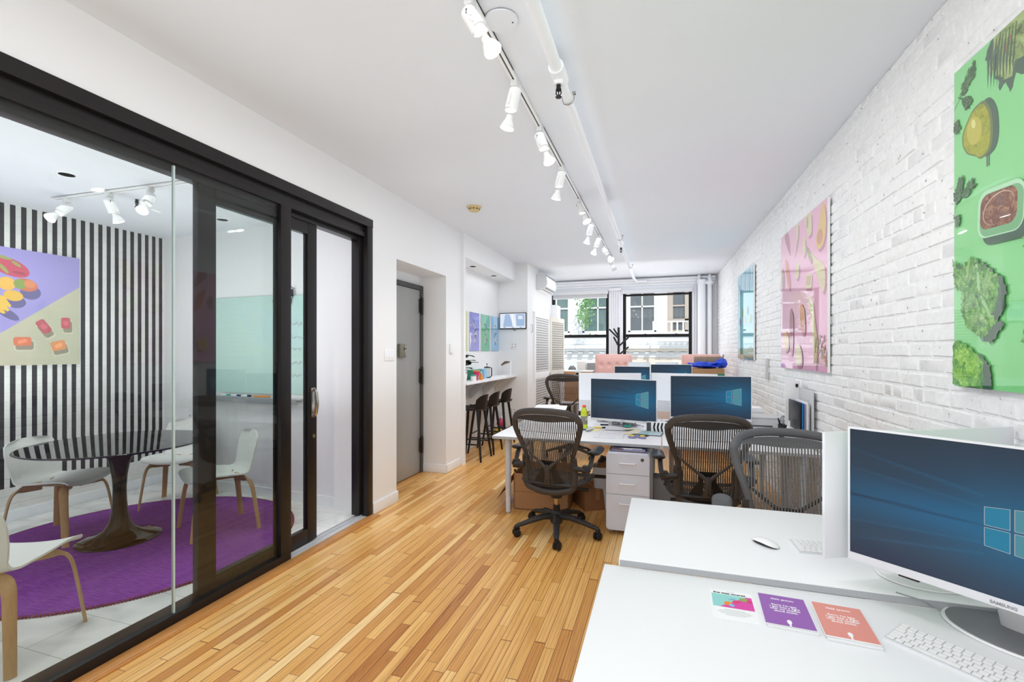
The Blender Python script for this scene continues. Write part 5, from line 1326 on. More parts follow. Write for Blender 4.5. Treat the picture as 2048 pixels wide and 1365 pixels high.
mouse((-1.07, 5.55, BZ), .3, 'small white mouse beside the far keyboard'); 
o = ob('mouse_pad', MB().box((-.11, -.09, 0), (.11, .09, .003), .001), M['lgrey']); o.location = (-1.02, 5.30, BZ); tag(o, 'light grey mouse pad beside the far keyboard', 'mouse pad')

def card_stack(x, y, rz, w_, d_, h_, m_, label, n):
    r = thing('card_stack', label, 'cards', (x, y, AZ1), rz, 'printed card stacks')
    b_ = MB()
    for k in range(n):
        q = random.Random(k+int(x*1000)); dx, dy = q.uniform(-.0015, .0015)*(k < n-1)+(.004*(k < n*.6)), q.uniform(-.0015, .0015)*(k < n-1)-.003*(k < n*.6)
        b_.box((-w_/2+dx, -d_/2+dy, h_*k/n), (w_/2+dx, d_/2+dy, h_*(k+.85)/n), 0)
    ob('cards', b_, M['paper'], r)
    top = MB().box((-w_/2, -d_/2, h_), (w_/2, d_/2, h_+.0006)); ob('top_card', top, m_, r)
    Z_ = h_+.0008
    text('little spoon,', .0135, M['inkw'], r, Matrix.Translation((0, d_*.335, Z_)), shear=.35, bold=.0001)
    text("Sorry I'm late\nI got into a fight\nwith my toddler\nabout socks.", .0125, M['inkw'], r, Matrix.Translation((0, d_*.13, Z_)), space=.98, bold=.00018)
    sp_ = MB().prism([(p.x*.68, p.y) for p in spline([(0, -d_*.5+.034, 0), (.0085, -d_*.5+.028, 0), (.0075, -d_*.5+.016, 0), (.0032, -d_*.5+.008, 0), (.0042, -d_*.5+.001, 0), (-.0042, -d_*.5+.001, 0), (-.0032, -d_*.5+.008, 0), (-.0075, -d_*.5+.016, 0), (-.0085, -d_*.5+.028, 0)], 4, True)], Z_-.0003, Z_+.0002)
    ob('spoon_emblem', sp_, M['inkw'], r)
card_stack(.355, 1.610, -.055, .128, .178, .011, mat('purple_card', (150, 96, 178), .5, var=.02), 'stack of purple printed cards on the nearest desk, middle of three prints', 12)
card_stack(.500, 1.592, -.075, .126, .186, .013, mat('coral_card', (226, 148, 136), .5, var=.02), 'stack of coral printed cards on the nearest desk, right of the purple ones', 14)
fl = thing('flyer', 'white flyer with turquoise and pink picture, left of the purple cards', 'flyer', (.212, 1.618, AZ1), -.03)
ob('sheet', MB().box((-.063, -.088, 0), (.063, .088, .0012)), M['paper'], fl)
pc = MB()
A4 = [(-.059, -.022), (.059, -.022), (.059, .060), (-.059, .060)]
pc.add([(x, y, .0014) for x, y in A4], [(0, 1, 2, 3)], 0, False)
pc.add([(-.04, -.022, .0016), (.059, -.022, .0016), (.059, .060, .0016), (.045, .060, .0016)], [(0, 1, 2, 3)], 1, False)
for k, (x, y, rx, ry, mi) in enumerate([(-.014, .004, .013, .012, 2), (.012, .022, .013, .009, 3), (.034, .040, .013, .012, 4), (-.004, -.006, .008, .009, 5), (.0, .035, .012, .004, 5), (.05, .034, .008, .008, 3)]):
    pc.lathe([(0, .0017+.0001*k), (1, .0017+.0001*k), (.9, .0019+.0001*k), (0, .0019+.0001*k)], 12, mi, T=Matrix.Translation((x, y, 0)) @ Matrix.Rotation(.5, 4, 'Z') @ Matrix.Diagonal((rx, ry, 1, 1)))
ob('printed_picture', pc, [mat('flyer_turquoise', (146, 212, 208), .5, var=.02), mat('flyer_pink', (222, 66, 166), .5, var=.02), M['orange'], M['magenta'], mat('flyer_olive', (150, 170, 90), .5), M['skyblue']], fl)
text('first bites covered.', .0128, M['inkk'], fl, Matrix.Translation((-.004, .064, .0014)), bold=.00035)
ln = MB()
for k, w_ in enumerate((.03, .042, .048, .04, .028)): ln.box((-w_, -.036-.0075*k, .0012), (w_, -.0345-.0075*k, .00135))
ln.box((-.012, .079, .0012), (.012, .0803, .00135))
ob('small_print', ln, M['inkg'], fl)
cb = ob('power_cable', MB().tube(spline([(.70, 1.78, AZ2+.012), (.76, 1.76, AZ1+.03), (.80, 1.775, AZ1+.006), (.83, 1.755, AZ1+.004), (.90, 1.73, AZ1+.004)], 8), .0022, 6), M['grey']); tag(cb, 'thin grey cable running to the nearest monitor foot', 'cable')

# ------------------------------------------------------------------ things on and under the mid-room desks
def bottle(loc, label):
    r = thing('drink_bottle', label, 'bottle', loc)
    ob('bottle_body', MB().lathe([(0, 0), (.031, 0), (.034, .006), (.034, .03), (.0325, .035), (.034, .04), (.034, .125), (.031, .13), (.034, .14), (.033, .165), (.022, .195), (.013, .208), (.013, .212), (0, .212)], 32), M['lime'], r)
    ob('bottle_label', MB().lathe([(.0344, .042), (.0347, .043), (.0347, .122), (.0344, .123)], 32), M['label'], r)
    ob('bottle_cap', MB().lathe([(0, .21), (.0175, .21), (.018, .214), (.018, .228), (.016, .232), (0, .232)], 24), M['redcap'], r)
    ob('label_ring', MB().tube([(.0352*math.sin(a), -.0352*math.cos(a), .095+.014*z) for a, z in ((1.0+.35*math.cos(t), math.sin(t)) for t in [2*PI*k/14 for k in range(14)])], .0022, 6, closed=True), M['paper'], r)
bottle((-.742, 4.72, BZ), 'lime green sports drink bottle with orange cap on the middle desk')
b2 = thing('water_bottle', 'small clear water bottle with blue cap at the left desk edge', 'bottle', (-1.40, 5.10, BZ))
ob('bottle_body', MB().lathe([(0, 0), (.028, 0), (.03, .01), (.03, .055), (.015, .075), (.015, .08), (0, .08)], 24), M['white'], b2); ob('bottle_cap', MB().lathe([(0, .08), (.019, .08), (.019, .104), (0, .106)], 20), M['navy'], b2)
def flat(name, label, cat, x, y, rz, w_, d_, h_, m_, group=None, z=BZ, curl=0.0):
    g_ = MB(); nn = 10
    if curl:
        g_.grid(lambda u, v: Vector(((u-.5)*w_, (v-.5)*d_, h_+curl*(u**3)*(.4+.6*v))), nn, 4); g_.grid(lambda u, v: Vector(((.5-u)*w_, (v-.5)*d_, .0003+curl*((1-u)**3)*(.4+.6*v))), nn, 4)
    else: g_.box((-w_/2, -d_/2, 0), (w_/2, d_/2, h_), min(.001, h_*.3))
    o = ob(name, g_, m_); o.location = (x, y, z); o.rotation_euler = (0, 0, rz); tag(o, label, cat, group); return o
pb = flat('notepad', 'white lined notepad at the desk edge beside the left task chair', 'notepad', -.455, 4.35, .02, .25, .27, .010, M['paperl'])
ob('page_rule', MB().box((-.085, -.135, .0101), (-.083, .135, .0104)), M['inkg'], pb)
flat('printed_papers', 'fanned printed papers behind the notepad', 'paper', -.36, 4.80, .08, .36, .27, .006, M['paperl'], curl=.012)
flat('paper_sheet', 'single curled white paper behind the printed papers, under the screen', 'paper', -.22, 5.02-.13, -.2, .22, .16, .003, M['paper'], curl=.015)
ev = flat('envelope', 'open cream envelope between notepad and patterned pouch', 'envelope', -.275, 4.57, .7, .20, .13, .003, M['cream'], curl=.02)
flat('pouch_liner', 'black folder corner showing under the patterned pouch', 'folder', -.19, 4.47, -.62, .16, .05, .004, M['blackp'])
po = thing('patterned_pouch', 'turquoise and white patterned pouch lying on the desk edge', 'pouch', (-.10, 4.57, BZ), -.12)
ob('pouch_body', MB().box((-.10, -.09, .004), (.10, .09, .014), .005), mat('pouch_pattern', (58, 150, 160), .6, rgb2=(232, 240, 240), scale=26), po)
ob('pouch_edge', MB().box((-.104, -.093, 0), (.104, .093, .004), .001), M['blackp'], po)
er = thing('twin_tin', 'pair of small round lilac tins with yellow tops on the desk edge', 'tin', (-.21, 4.315, BZ), .1)
for x in (-.045, .045): ob('tin', MB().lathe([(0, 0), (.03, 0), (.034, .012), (.028, .02), (0, .021)], 20, c=(x, 0, 0)), M['lilac'], er); ob('tin_lid', MB().lathe([(0, .021), (.024, .021), (.02, .027), (0, .028)], 20, c=(x, 0, 0)), M['yellow'], er)
ob('bridge', MB().box((-.02, -.006, .006), (.02, .016, .030), .005), M['lilac'], er)
# standing script sign
ss = thing('script_sign', 'small white and black script lettering sign standing under the left screen', 'sign', (-.39, 4.965+.0, BZ), -.12)
ob('sign_foot', MB().box((-.115, -.02, 0), (.115, .02, .006), .002), M['acrylic'], ss)
text('little spoon', .058, M['inkw'], ss, Matrix.Translation((0, .004, .012)) @ Matrix.Rotation(PI/2, 4, 'X'), shear=.3, extrude=.003, name='script_letters', bold=.0022)
text('little spoon', .058, M['inkk'], ss, Matrix.Translation((0, -.0005, .012)) @ Matrix.Rotation(PI/2, 4, 'X'), shear=.3, extrude=.0012, name='script_inlay')
ss.location = (-.385, 4.62, BZ); ss.location.y = 5.0-.02
for (x, y, m_, lab, a) in ((-.60, 4.76, M['yellow'], 'yellow highlighter lying left of the printed papers', .25), (-.665, 4.55, M['grey'], 'short grey pen lying below the lime bottle', 1.1), (-.56, 5.0-.04, M['blackp'], 'black marker lying left of the script sign', .05)):
    p_ = thing('pen', lab, 'pen', (x, y, BZ+.008), a); ob('barrel', MB().cyl((-.05, 0, 0), (.03, 0, 0), .0075), m_, p_); ob('pen_cap', MB().cyl((.03, 0, 0), (.065, 0, 0), .0082), M['blackp'] if m_ is M['yellow'] else M['grey'], p_)
flat('eraser', 'small navy eraser in front of the lime bottle', 'eraser', -.73, 4.60, .05, .05, .022, .012, M['navy'])
o = ob('tape_roll', MB().lathe([(.02, 0), (.036, 0), (.037, .012), (.02, .012), (.02, 0)], 28), M['teal']); o.location = (-.33, 4.86, BZ+.018); tag(o, 'small teal tape roll lying on the papers below the script sign', 'tape')
o = ob('tin_can', MB().lathe([(0, 0), (.018, 0), (.018, .05), (.016, .052), (0, .052)], 20), M['lgrey']); o.location = (-.505, 4.93, BZ); tag(o, 'tiny grey canister left of the script sign', 'container')
o = ob('glass_dish', MB().lathe([(0, 0), (.03, 0), (.036, .02), (.033, .02), (.028, .004), (0, .004)], 24), M['acrylic']); o.location = (-.235, 4.93, BZ+.004); tag(o, 'small clear dish right of the script sign', 'dish')
cv_ = thing('chevron_box', 'black and white chevron patterned box under the left screen', 'box', (-.04, 4.71, BZ), -.06)
ob('box_body', MB().box((-.10, -.03, 0), (.10, .03, .095), .002), M['paper'], cv_)
ch = MB()
for k in range(4):
    x = -.03+.034*k; ch.add([(x, -.0306, .004), (x+.016, -.0306, .004), (x+.006, -.0306, .048), (x-.010, -.0306, .048)], [(0, 1, 2, 3)], 0, False); ch.add([(x-.010, -.0306, .048), (x+.006, -.0306, .048), (x+.016, -.0306, .092), (x, -.0306, .092)], [(0, 1, 2, 3)], 0, False)
ch.add([(-.098, -.0306, .004), (-.058, -.0306, .004), (-.058, -.0306, .092), (-.098, -.0306, .092)], [(0, 1, 2, 3)], 1, False)
ob('chevrons', ch, [M['blackp'], M['dgrey']], cv_)
flat('index_card', 'cream card lying flat between the script sign and the chevron box', 'card', -.285, 4.70, .5, .13, .08, .002, M['cream'], z=BZ+.020)
flat('sticky_notes', 'small pale yellow sticky note pad behind the lime bottle', 'sticky notes', -.62, 4.62, .3, .07, .07, .008, mat('pale_yellow_note', (240, 232, 170), .7))
flat('paper_sheet', 'white paper lying left of the notepad near the desk edge', 'paper', -.80, 4.30, -.06, .21, .28, .002, M['paper'])
flat('paper_sheet', 'white printed sheet on the right desk behind the second task chair', 'paper', .42, 4.45, .1, .21, .29, .002, M['paperl'])
flat('receipt', 'crumpled white receipts beside the chevron box', 'paper', -.19, 4.74, .9, .10, .07, .004, M['paper'], curl=.02)
# laptop stand with papers on the far desk
ls = thing('tray_stand', 'white tilted tray stand stacked with papers on the far desk edge', 'desk tray', (-1.28, 5.58, BZ), .12)
ob('stand_column', MB().box((-.025, -.025, 0), (.025, .025, .085), .004).box((-.08, -.06, 0), (.08, .06, .006), .002), M['lgrey'], ls)
ob('tray_top', MB().box((-.19, -.12, -.004), (.19, .12, .004), .002, T=Matrix.Translation((0, 0, .09)) @ Matrix.Rotation(.08, 4, 'X')), M['paper'], ls)
ob('paper_pile', MB().box((-.15, -.10, .0045), (.13, .11, .012), .001, T=Matrix.Translation((-.02, .02, .09)) @ Matrix.Rotation(.08, 4, 'X') @ Matrix.Rotation(.2, 4, 'Z')), M['paperl'], ls)

# drawer pedestal, tray, bins, cartons
pe = thing('drawer_pedestal', 'white three-drawer pedestal under the middle desk', 'drawer unit', (-.265, 4.19, 0))
ob('carcass', MB().prism(rrect(-.172, 0, .172, .63, .03, 6), -.24, .262, T=frame_T((0, 0, .04), (1, 0, 0), (0, 0, 1), (0, -1, 0))), M['pedestal'], pe, 35)
for i, (za, zb) in enumerate(((.045, .335), (.339, .50), (.504, .668))):
    rr_ = rrect(-.170, za-.04, .170, zb-.04, .004, 2)
    if i == 0: rr_ = [(x, y) for x, y in rrect(-.170, za-.04, .170, zb-.04, .026, 6)]
    if i == 0: poly_ = [p for p in rr_ if p[1] < (zb-.07)]+[]; poly_ = sorted([p for p in rr_ if p[1] < .15], key=lambda p: math.atan2(p[1]-.2, p[0]))+[(.170, zb-.04), (-.170, zb-.04)]
    elif i == 2: poly_ = [(-.170, za-.04), (.170, za-.04)]+[p for p in rrect(-.170, za-.04, .170, zb-.04, .026, 6) if p[1] > (za+zb)/2-.04]
    else: poly_ = [(-.170, za-.04), (.170, za-.04), (.170, zb-.04), (-.170, zb-.04)]
    dr = ob('drawer', MB().prism(poly_, .264, .272, T=frame_T((0, 0, .04), (1, 0, 0), (0, 0, 1), (0, -1, 0))), M['pedestal'], pe)
    zc = (zb-.07) if i == 0 else (za+zb)/2+.008
    ob('drawer_handle', MB().tube([(-.062, -.272, zc), (-.060, -.292, zc), (.060, -.292, zc), (.062, -.272, zc)], .005, 8), M['white'], dr)
    if i == 2: ob('drawer_lock', MB().cyl((.115, -.271, zb-.04), (.115, -.276, zb-.04), .013), M['dgrey'], dr)
for x in (-.13, .13):
    for y in (-.2, .2): ob('caster', MB().cyl((x-.012, y, .02), (x+.012, y, .02), .02, seg=14), M['grey'], pe)
tr_ = thing('paper_tray', 'clear tray of pens and papers lying on the drawer pedestal', 'tray', (-.26, 4.10, .671))
ob('tray_shell', MB().box((-.155, -.13, 0), (.155, .16, .004), .001).box((-.155, -.13, 0), (-.151, .16, .026)).box((.151, -.13, 0), (.155, .16, .026)).box((-.155, -.13, 0), (.155, -.126, .016)), M['acrylic'], tr_)
ob('paper_pile', MB().box((-.14, -.115, .005), (.13, .15, .014), .001), M['lilac'], tr_)
for i, (x, m_) in enumerate(((-.09, M['brownp']), (-.02, M['white']), (.06, M['lgrey']))): ob('pen', MB().cyl((x-.045, -.10+.015*i, .0195), (x+.045, -.095+.012*i, .0195), .005), m_, tr_)
def bin_(loc, m_, label, rz=0.0):
    r = thing('waste_bin', label, 'waste bin', loc, rz)
    lo_ = rrect(-.105, -.075, .105, .075, .03, 5); hi = rrect(-.135, -.10, .135, .10, .035, 5); n = len(lo_)
    b_ = MB(); vs = [(x, y, 0) for x, y in lo_]+[(x, y, .40) for x, y in hi]+[(x*.96, y*.95, .40) for x, y in hi]+[(x*.95, y*.93, .02) for x, y in lo_]
    fs = [(i, (i+1) % n, n+(i+1) % n, n+i) for i in range(n)]+[(n+i, n+(i+1) % n, 2*n+(i+1) % n, 2*n+i) for i in range(n)]+[(2*n+i, 2*n+(i+1) % n, 3*n+(i+1) % n, 3*n+i) for i in range(n)]+[tuple(reversed(range(n))), tuple(range(3*n, 4*n))]
    b_.add(vs, fs)
    ob('bin_body', b_, m_, r, 50)
    ob('rim_band', MB().prism([(x*1.01, y*1.012) for x, y in hi], .335, .345, smooth=True).prism([(x*.985, y*.98) for x, y in hi], .30, .335, 1), [m_, M['blackp']], r, 50) if m_ is M['leg'] else None
    ob('bin_liner', lump((0, 0, .37), (.115, .08, .06), 5, .35), M['card_d'] if m_ is M['leg'] else M['grey'], r)
    return r
bin_((-.50, 4.60, 0), M['leg'], 'pale plastic waste bin filled with brown paper, left of the drawer pedestal', .03)
bin_((.03, 4.36, 0), M['grey'], 'grey waste bin between the drawer pedestal and the second task chair', .02)
bx = thing('cardboard_box', 'large open cardboard box under the left end of the middle desk', 'box', (-1.10, 4.56, 0), .06)
b_ = MB(); b_.box((-.26, -.26, 0), (.26, .26, .012)); 
for lo, hi in (((-.26, -.26, 0), (.26, -.252, .34)), ((-.26, .252, 0), (.26, .26, .34)), ((-.26, -.26, 0), (-.252, .26, .34)), ((.252, -.26, 0), (.26, .26, .34))): b_.box(lo, hi)
ob('box_walls', b_, M['card'], bx)
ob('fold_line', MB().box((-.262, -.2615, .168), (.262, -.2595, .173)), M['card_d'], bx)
ob('flap', MB().box((-.30, -.255, -.003), (0, .255, .003), T=Matrix.Translation((-.262, 0, .34)) @ Matrix.Rotation(-1.0, 4, 'Y')), M['card'], bx)
ob('flap', MB().box((-.255, 0, -.003), (.255, .24, .003), T=Matrix.Translation((0, .262, .34)) @ Matrix.Rotation(-.7, 4, 'X')), M['card'], bx)
bx2 = thing('cardboard_box', 'small cardboard box tilted on the floor beside the larger one', 'box', (-.66, 4.62, 0), .55)
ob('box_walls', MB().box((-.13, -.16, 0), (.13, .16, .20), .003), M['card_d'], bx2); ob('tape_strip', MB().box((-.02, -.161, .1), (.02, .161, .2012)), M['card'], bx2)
bp_ = thing('backpack', 'dark backpack slumped on the floor beyond the left task chair', 'backpack', (-.56, 5.02, 0))
ob('pack_body', lump((0, 0, .20), (.13, .12, .20), 12, .2), M['graph2'], bp_); ob('strap', MB().tube(spline([(-.05, -.10, .34), (-.09, -.15, .22), (-.07, -.13, .06)], 6), .012, 8, flat=(.4, 1)), M['blackp'], bp_)

# right side by the brick wall
pr = thing('printer', 'light grey flat printer by the brick wall right of the second task chair', 'printer', (.86, 5.09, BZ), .02)
ob('printer_body', MB().box((-.20, -.16, 0), (.20, .16, .135), .012), M['lgrey'], pr); ob('printer_lid', MB().box((-.195, -.155, .135), (.195, .155, .150), .008), M['grey'] if False else M['lgrey'], pr); ob('control_slot', MB().box((-.12, -.163, .06), (.12, -.158, .075), .001), M['dgrey'], pr)
pc_ = thing('pen_cup', 'black wire cup of pens by the brick wall behind the printer', 'pen holder', (1.035, 4.74, BZ))
ob('cup_wall', MB().lathe([(0, 0), (.042, 0), (.048, .12), (.045, .12), (.039, .004), (0, .004)], 24), M['blackp'], pc_)
for i, (x, y, m_) in enumerate(((-.02, .01, M['blackp']), (.01, -.015, M['dgrey']), (-.03, -.01, M['blackp']), (.0, .02, M['grey']))): ob('pen', MB().cyl((x*.4, y*.4, .01), (x*1.7, y*1.7, .155+.01*i), .005), m_, pc_)
sc_ = thing('scissors', 'scissors with grey loop handles standing in the pen cup', 'scissors', (1.05, 4.74, BZ+.012)); 
ob('blades', MB().tube([(0, 0, 0), (.0, .0, .12)], [.003, .008], 8, flat=(.4, 1)), M['chrome'], sc_)
for s_ in (-1, 1): ob('loop', MB().tube([(.022*s_+.017*math.cos(t), .0, .155+.026*math.sin(t)) for t in [2*PI*k/16 for k in range(16)]], .005, 8, closed=True), M['grey'], sc_)
wf = thing('wall_file', 'grey wall file with a white end panel holding blue and white folders', 'file holder', (1.165, 4.5, .84))
ob('back_plate', MB().box((-.022, -.20, 0), (-.014, .22, .34), .002), M['lgrey'], wf); ob('end_panel', MB().box((-.13, .20, -.10), (-.014, .214, .40), .004), M['white'], wf); ob('bottom_tray', MB().box((-.11, -.20, 0), (-.014, .20, .008), .002), M['lgrey'], wf)
ob('corner_clip', MB().box((-.05, .19, .345), (-.03, .222, .375), .003), M['blackp'], wf)
for i, (x, m_, h_, nm) in enumerate(((-.10, M['blackp'], .235, 'black'), (-.083, mat('folder_blue', (36, 116, 178), .5), .23, 'bright blue'), (-.066, M['lilac'], .225, 'grey lilac'), (-.052, M['paper'], .24, 'white'), (-.040, M['lgrey'], .22, 'light grey'))):
    o = ob('folder', MB().box((x-.005, -.16, .009), (x+.005, .19, .009+h_), .002), m_); o.location = wf.location; tag(o, nm+' folder standing in the wall file by the brick wall', 'folder', 'folders in the wall file')
o = ob('white_envelope', MB().box((-.05, -.002, 0), (.05, .002, .15), .001, T=Matrix.Rotation(.25, 4, 'Y')), M['paper']); o.location = (1.06, 4.64, BZ+.012); tag(o, 'white envelope leaning beside the pen cup', 'envelope')
for i, (z0, z1) in enumerate(((0, .07), (.07, .14), (.14, .20))):
    o = ob('storage_carton', MB().box((-.05, -.09, z0), (.05, .09, z1), .003), (M['brownp'], M['lgrey'], M['paper'])[i]); o.location = (.93-.01*i, 5.35, BZ); tag(o, ('brown carton, bottom of the small stack behind the printer', 'grey carton, middle of the small stack behind the printer', 'white carton, topmost of the small stack behind the printer')[i], 'box', 'cartons behind the printer')

# ------------------------------------------------------------------ far end: sofas, coat rack, cartons, radiator cover
struct('trim_5', MB().box((-2.1, 10.02, 0), (1.0, 10.40, .98), .012), M['trim'])
def sofa(x0, x1, y, label, z1):
    r = thing('high_back_sofa', label, 'sofa', ((x0+x1)/2, y, 0), 0, 'pink tufted sofas'); h = (x1-x0)/2
    def bk(u, v):
        x = (u*2-1)*(h-.03); z = .42+v*(z1-.45)
        d_ = 0
        for tx in (-.72, -.24, .24, .72):
            for tz in (.22, .52, .82):
                q = ((u*2-1)-tx)*h, (v-tz)*(z1-.45); d_ += .028*math.exp(-(q[0]**2+q[1]**2)/.0016)
        return Vector((x, -.06+d_-.02*(1-(u*2-1)**8)*(1-(v*2-1)**8), z))
    ob('back_frame', MB().box((-h, -.055, .10), (h, .09, z1), .035), M['pink'], r)
    bk_ = ob('tufted_back', MB().grid(bk, 60, 50), M['pink'], r)
    for tx in (-.72, -.24, .24, .72):
        for tz in (.22, .52, .82): ob('button', MB().ball((tx*(h-.03), -.052, .42+tz*(z1-.45)), (.012, .008, .012), 10), M['pink'], bk_)
    ob('seat_cushion', MB().box((-h+.02, -.62, .26), (h-.02, -.05, .44), .04), M['pink'], r)
    ob('seat_base', MB().box((-h, -.60, .12), (h, .0, .27), .02), M['pink'], r)
    for sx_ in (-1, 1):
        for y_ in (-.55, .05): ob('leg', MB().cyl((sx_*(h-.06), y_, 0), (sx_*(h-.06), y_, .14), .018, .024), M['oak'], r)
    return r
sofa(-1.25, -.55, 9.36, 'pink button-tufted high-back sofa at the far end, left one', 1.442)
sofa(.345, 1.02, 9.36, 'pink button-tufted high-back sofa at the far end, right one behind the cartons', 1.444)
cr = thing('coat_rack', 'black branch-like coat rack standing between the two windows', 'coat rack', (-.84, 9.80, 0))
ob('post', MB().cbox((0, 0, 1.0), (.045, .045, 1.97), .006), M['blackp'], cr)
ob('rack_base', MB().lathe([(0, 0), (.19, 0), (.19, .012), (.03, .02), (0, .02)], 32), M['blackp'], cr)
for (z, dx, dz, ln_) in ((1.76, -.19, .19, 1), (1.80, -.10, .16, 1), (1.60, -.10, .19, 1), (1.60, .20, .18, 1), (1.42, .20, .17, 1), (1.22, .08, .09, 1)):
    ob('branch', MB().tube([(0, 0, z), (dx, -.03 if dx > 0 else .02, z+dz)], .017, 8), M['blackp'], cr)
carton('cardboard_box', 'tall brown carton standing on the far row desk by the closet doors', 'box', (-1.235, 7.34, BZ), (.40, .30, .385), M['card'])
fb_ = carton('cardboard_box', 'flat brown box with white tape on top of the tall carton', 'box', (-1.225, 7.30, BZ+.3855), (.42, .30, .075), M['card'], 0, lambda r: (ob('lid', MB().box((-.213, -.153, .075), (.213, .153, .088), .003), M['paper'], r), ob('tape_strip', MB().box((-.02, -.1535, .0), (.015, .1535, .0885)), M['inkk'], r), ob('tape_strip', MB().box((-.04, -.1537, .06), (.05, .1537, .0887)), M['lgrey'], r)))
carton('storage_bin', 'clear grey storage bin on the radiator cover, leftmost of three', 'storage bin', (-1.86, 10.15, .98), (.20, .20, .29), M['acrylic'], 0, lambda r: ob('contents', lump((0, 0, .11), (.08, .08, .10), 4, .3), M['grey'], r))
carton('storage_bin', 'white storage bin in the middle of three on the radiator cover', 'storage bin', (-1.64, 10.15, .98), (.18, .2, .30), M['white'], 0, lambda r: ob('rib', MB().box((-.07, -.103, .05), (.07, -.1, .06)).box((-.07, -.103, .12), (.07, -.1, .13)), M['lgrey'], r))
carton('storage_bin', 'grey storage bin with a white tag, right of three on the radiator cover', 'storage bin', (-1.37, 10.15, .98), (.30, .2, .27), M['grey'], 0, lambda r: ob('paper_tag', MB().box((-.04, -.103, -.04), (.04, -.1005, .04), T=Matrix.Translation((.08, 0, .18)) @ Matrix.Rotation(.5, 4, 'Y')), M['paper'], r))
ss_ = [('cardboard_box', 'brown carton under the blue plastic beside the right pink sofa', (.68, 8.02, BZ), (.46, .34, .50), M['card']), ]
for nm, lab, c_, d_, m_ in ss_: carton(nm, lab, 'box', c_, d_, m_, 0, lambda r: ob('green_panel', MB().box((-.232, -.172, .02), (.232, -.1705, .42)), mat('carton_green', (24, 132, 100), .5), r))
bg = thing('blue_plastic_sheet', 'bright blue crumpled plastic lying on the brown carton', 'plastic sheet', (.68, 8.02, BZ+.50))
ob('folds', lump((-.05, 0, .055), (.24, .16, .05), 21, .5), M['blue'], bg); ob('bunched_end', lump((.20, -.02, .08), (.09, .12, .07), 33, .3), M['blue'], bg)
sp_ = carton('felt_board', 'tan speckled board standing on the blue plastic', 'board', (.70, 8.16, BZ+.585), (.42, .03, .10), mat('speckled_tan', (196, 172, 140), .8, rgb2=(140, 112, 90), scale=60), .0)
ob('stick', MB().box((.20, -.01, .0), (.22, .01, .16), T=Matrix.Rotation(.12, 4, 'Y')), M['grey'], sp_)
# riser pipes in the corner
rp = thing('riser_pipes', 'pair of white vertical riser pipes with elbows in the window corner', 'pipe', (.82, 10.28, 0))
rp_m = MB(); rp_m.cyl((-.055, 0, 0), (-.055, 0, 2.95), .075, seg=24); rp_m.cyl((.095, 0, 0), (.095, 0, 2.99), .042, seg=20)
ob('risers', rp_m, M['trim'], rp)
ob('elbow', MB().tube([(-.13, -.02, 2.885), (.0, -.03, 2.885), (.15, -.02, 2.885)], .035, 14).cyl((-.055, 0, 2.86), (-.055, 0, 2.95), .088).cyl((.095, 0, 2.84), (.095, 0, 2.93), .058).cyl((-.10, 0, 2.95), (-.10, 0, 3.05), .03).cyl((.095, 0, 2.99), (.095, 0, 3.05), .03), M['trim'], rp)

# ------------------------------------------------------------------ across the street
bf = thing('street_building', 'white stone building across the street seen through the windows', 'building', (-1.5, 20, 0))
X_ = lambda x: x+1.5
w_ = MB(); FW = 14
w_.box((-FW, .12, -6), (FW, .5, 12)); 
for xa, xb in ((-4.9, -3.72), (-3.30, -1.9), (-1.36, -.22), (.20, 1.75)):
    pass
xs_ = [-14, -6.9, -5.7, -4.95, -3.75, -3.22, -1.92, -1.33, -.22, .20, 1.75, 2.4, 3.6, 14]
for i in range(0, len(xs_), 2):
    a_ = xs_[i]; b__ = xs_[i+1] if i+1 < len(xs_) else 14
    w_.box((X_(a_) if a_ > -14 else -FW, -.06, 2.25), (X_(b__) if b__ < 14 else FW, .2, 12))
w_.box((-FW, -.16, 2.12), (FW, .2, 2.28), .03); w_.box((-FW, -.05, 1.72), (FW, .2, 2.12)); w_.box((-FW, -.10, 1.80), (FW, .0, 1.88), .02)
w_.box((-FW, -.10, -6), (FW, .2, 1.25)); w_.box((-FW, -.42, 1.60), (FW, .2, 1.74), .03); w_.box((-FW, -.30, 1.50), (FW, .2, 1.60), .03); w_.box((-FW, -.16, 1.25), (FW, .2, 1.50))
ob('facade_wall', w_, M['facade'], bf)
dn = MB()
for k in range(58): dn.box((-FW+.45*k, -.36, 1.40), (-FW+.45*k+.20, -.1, 1.47))
ob('cornice_dentil', dn, M['lgrey'], bf)
ob('cream_base', MB().box((X_(-1.5), -.125, -6), (FW, -.09, 1.24)).box((X_(-1.5), -.33, 1.5), (FW, -.29, 1.6)), M['facade2'], bf)
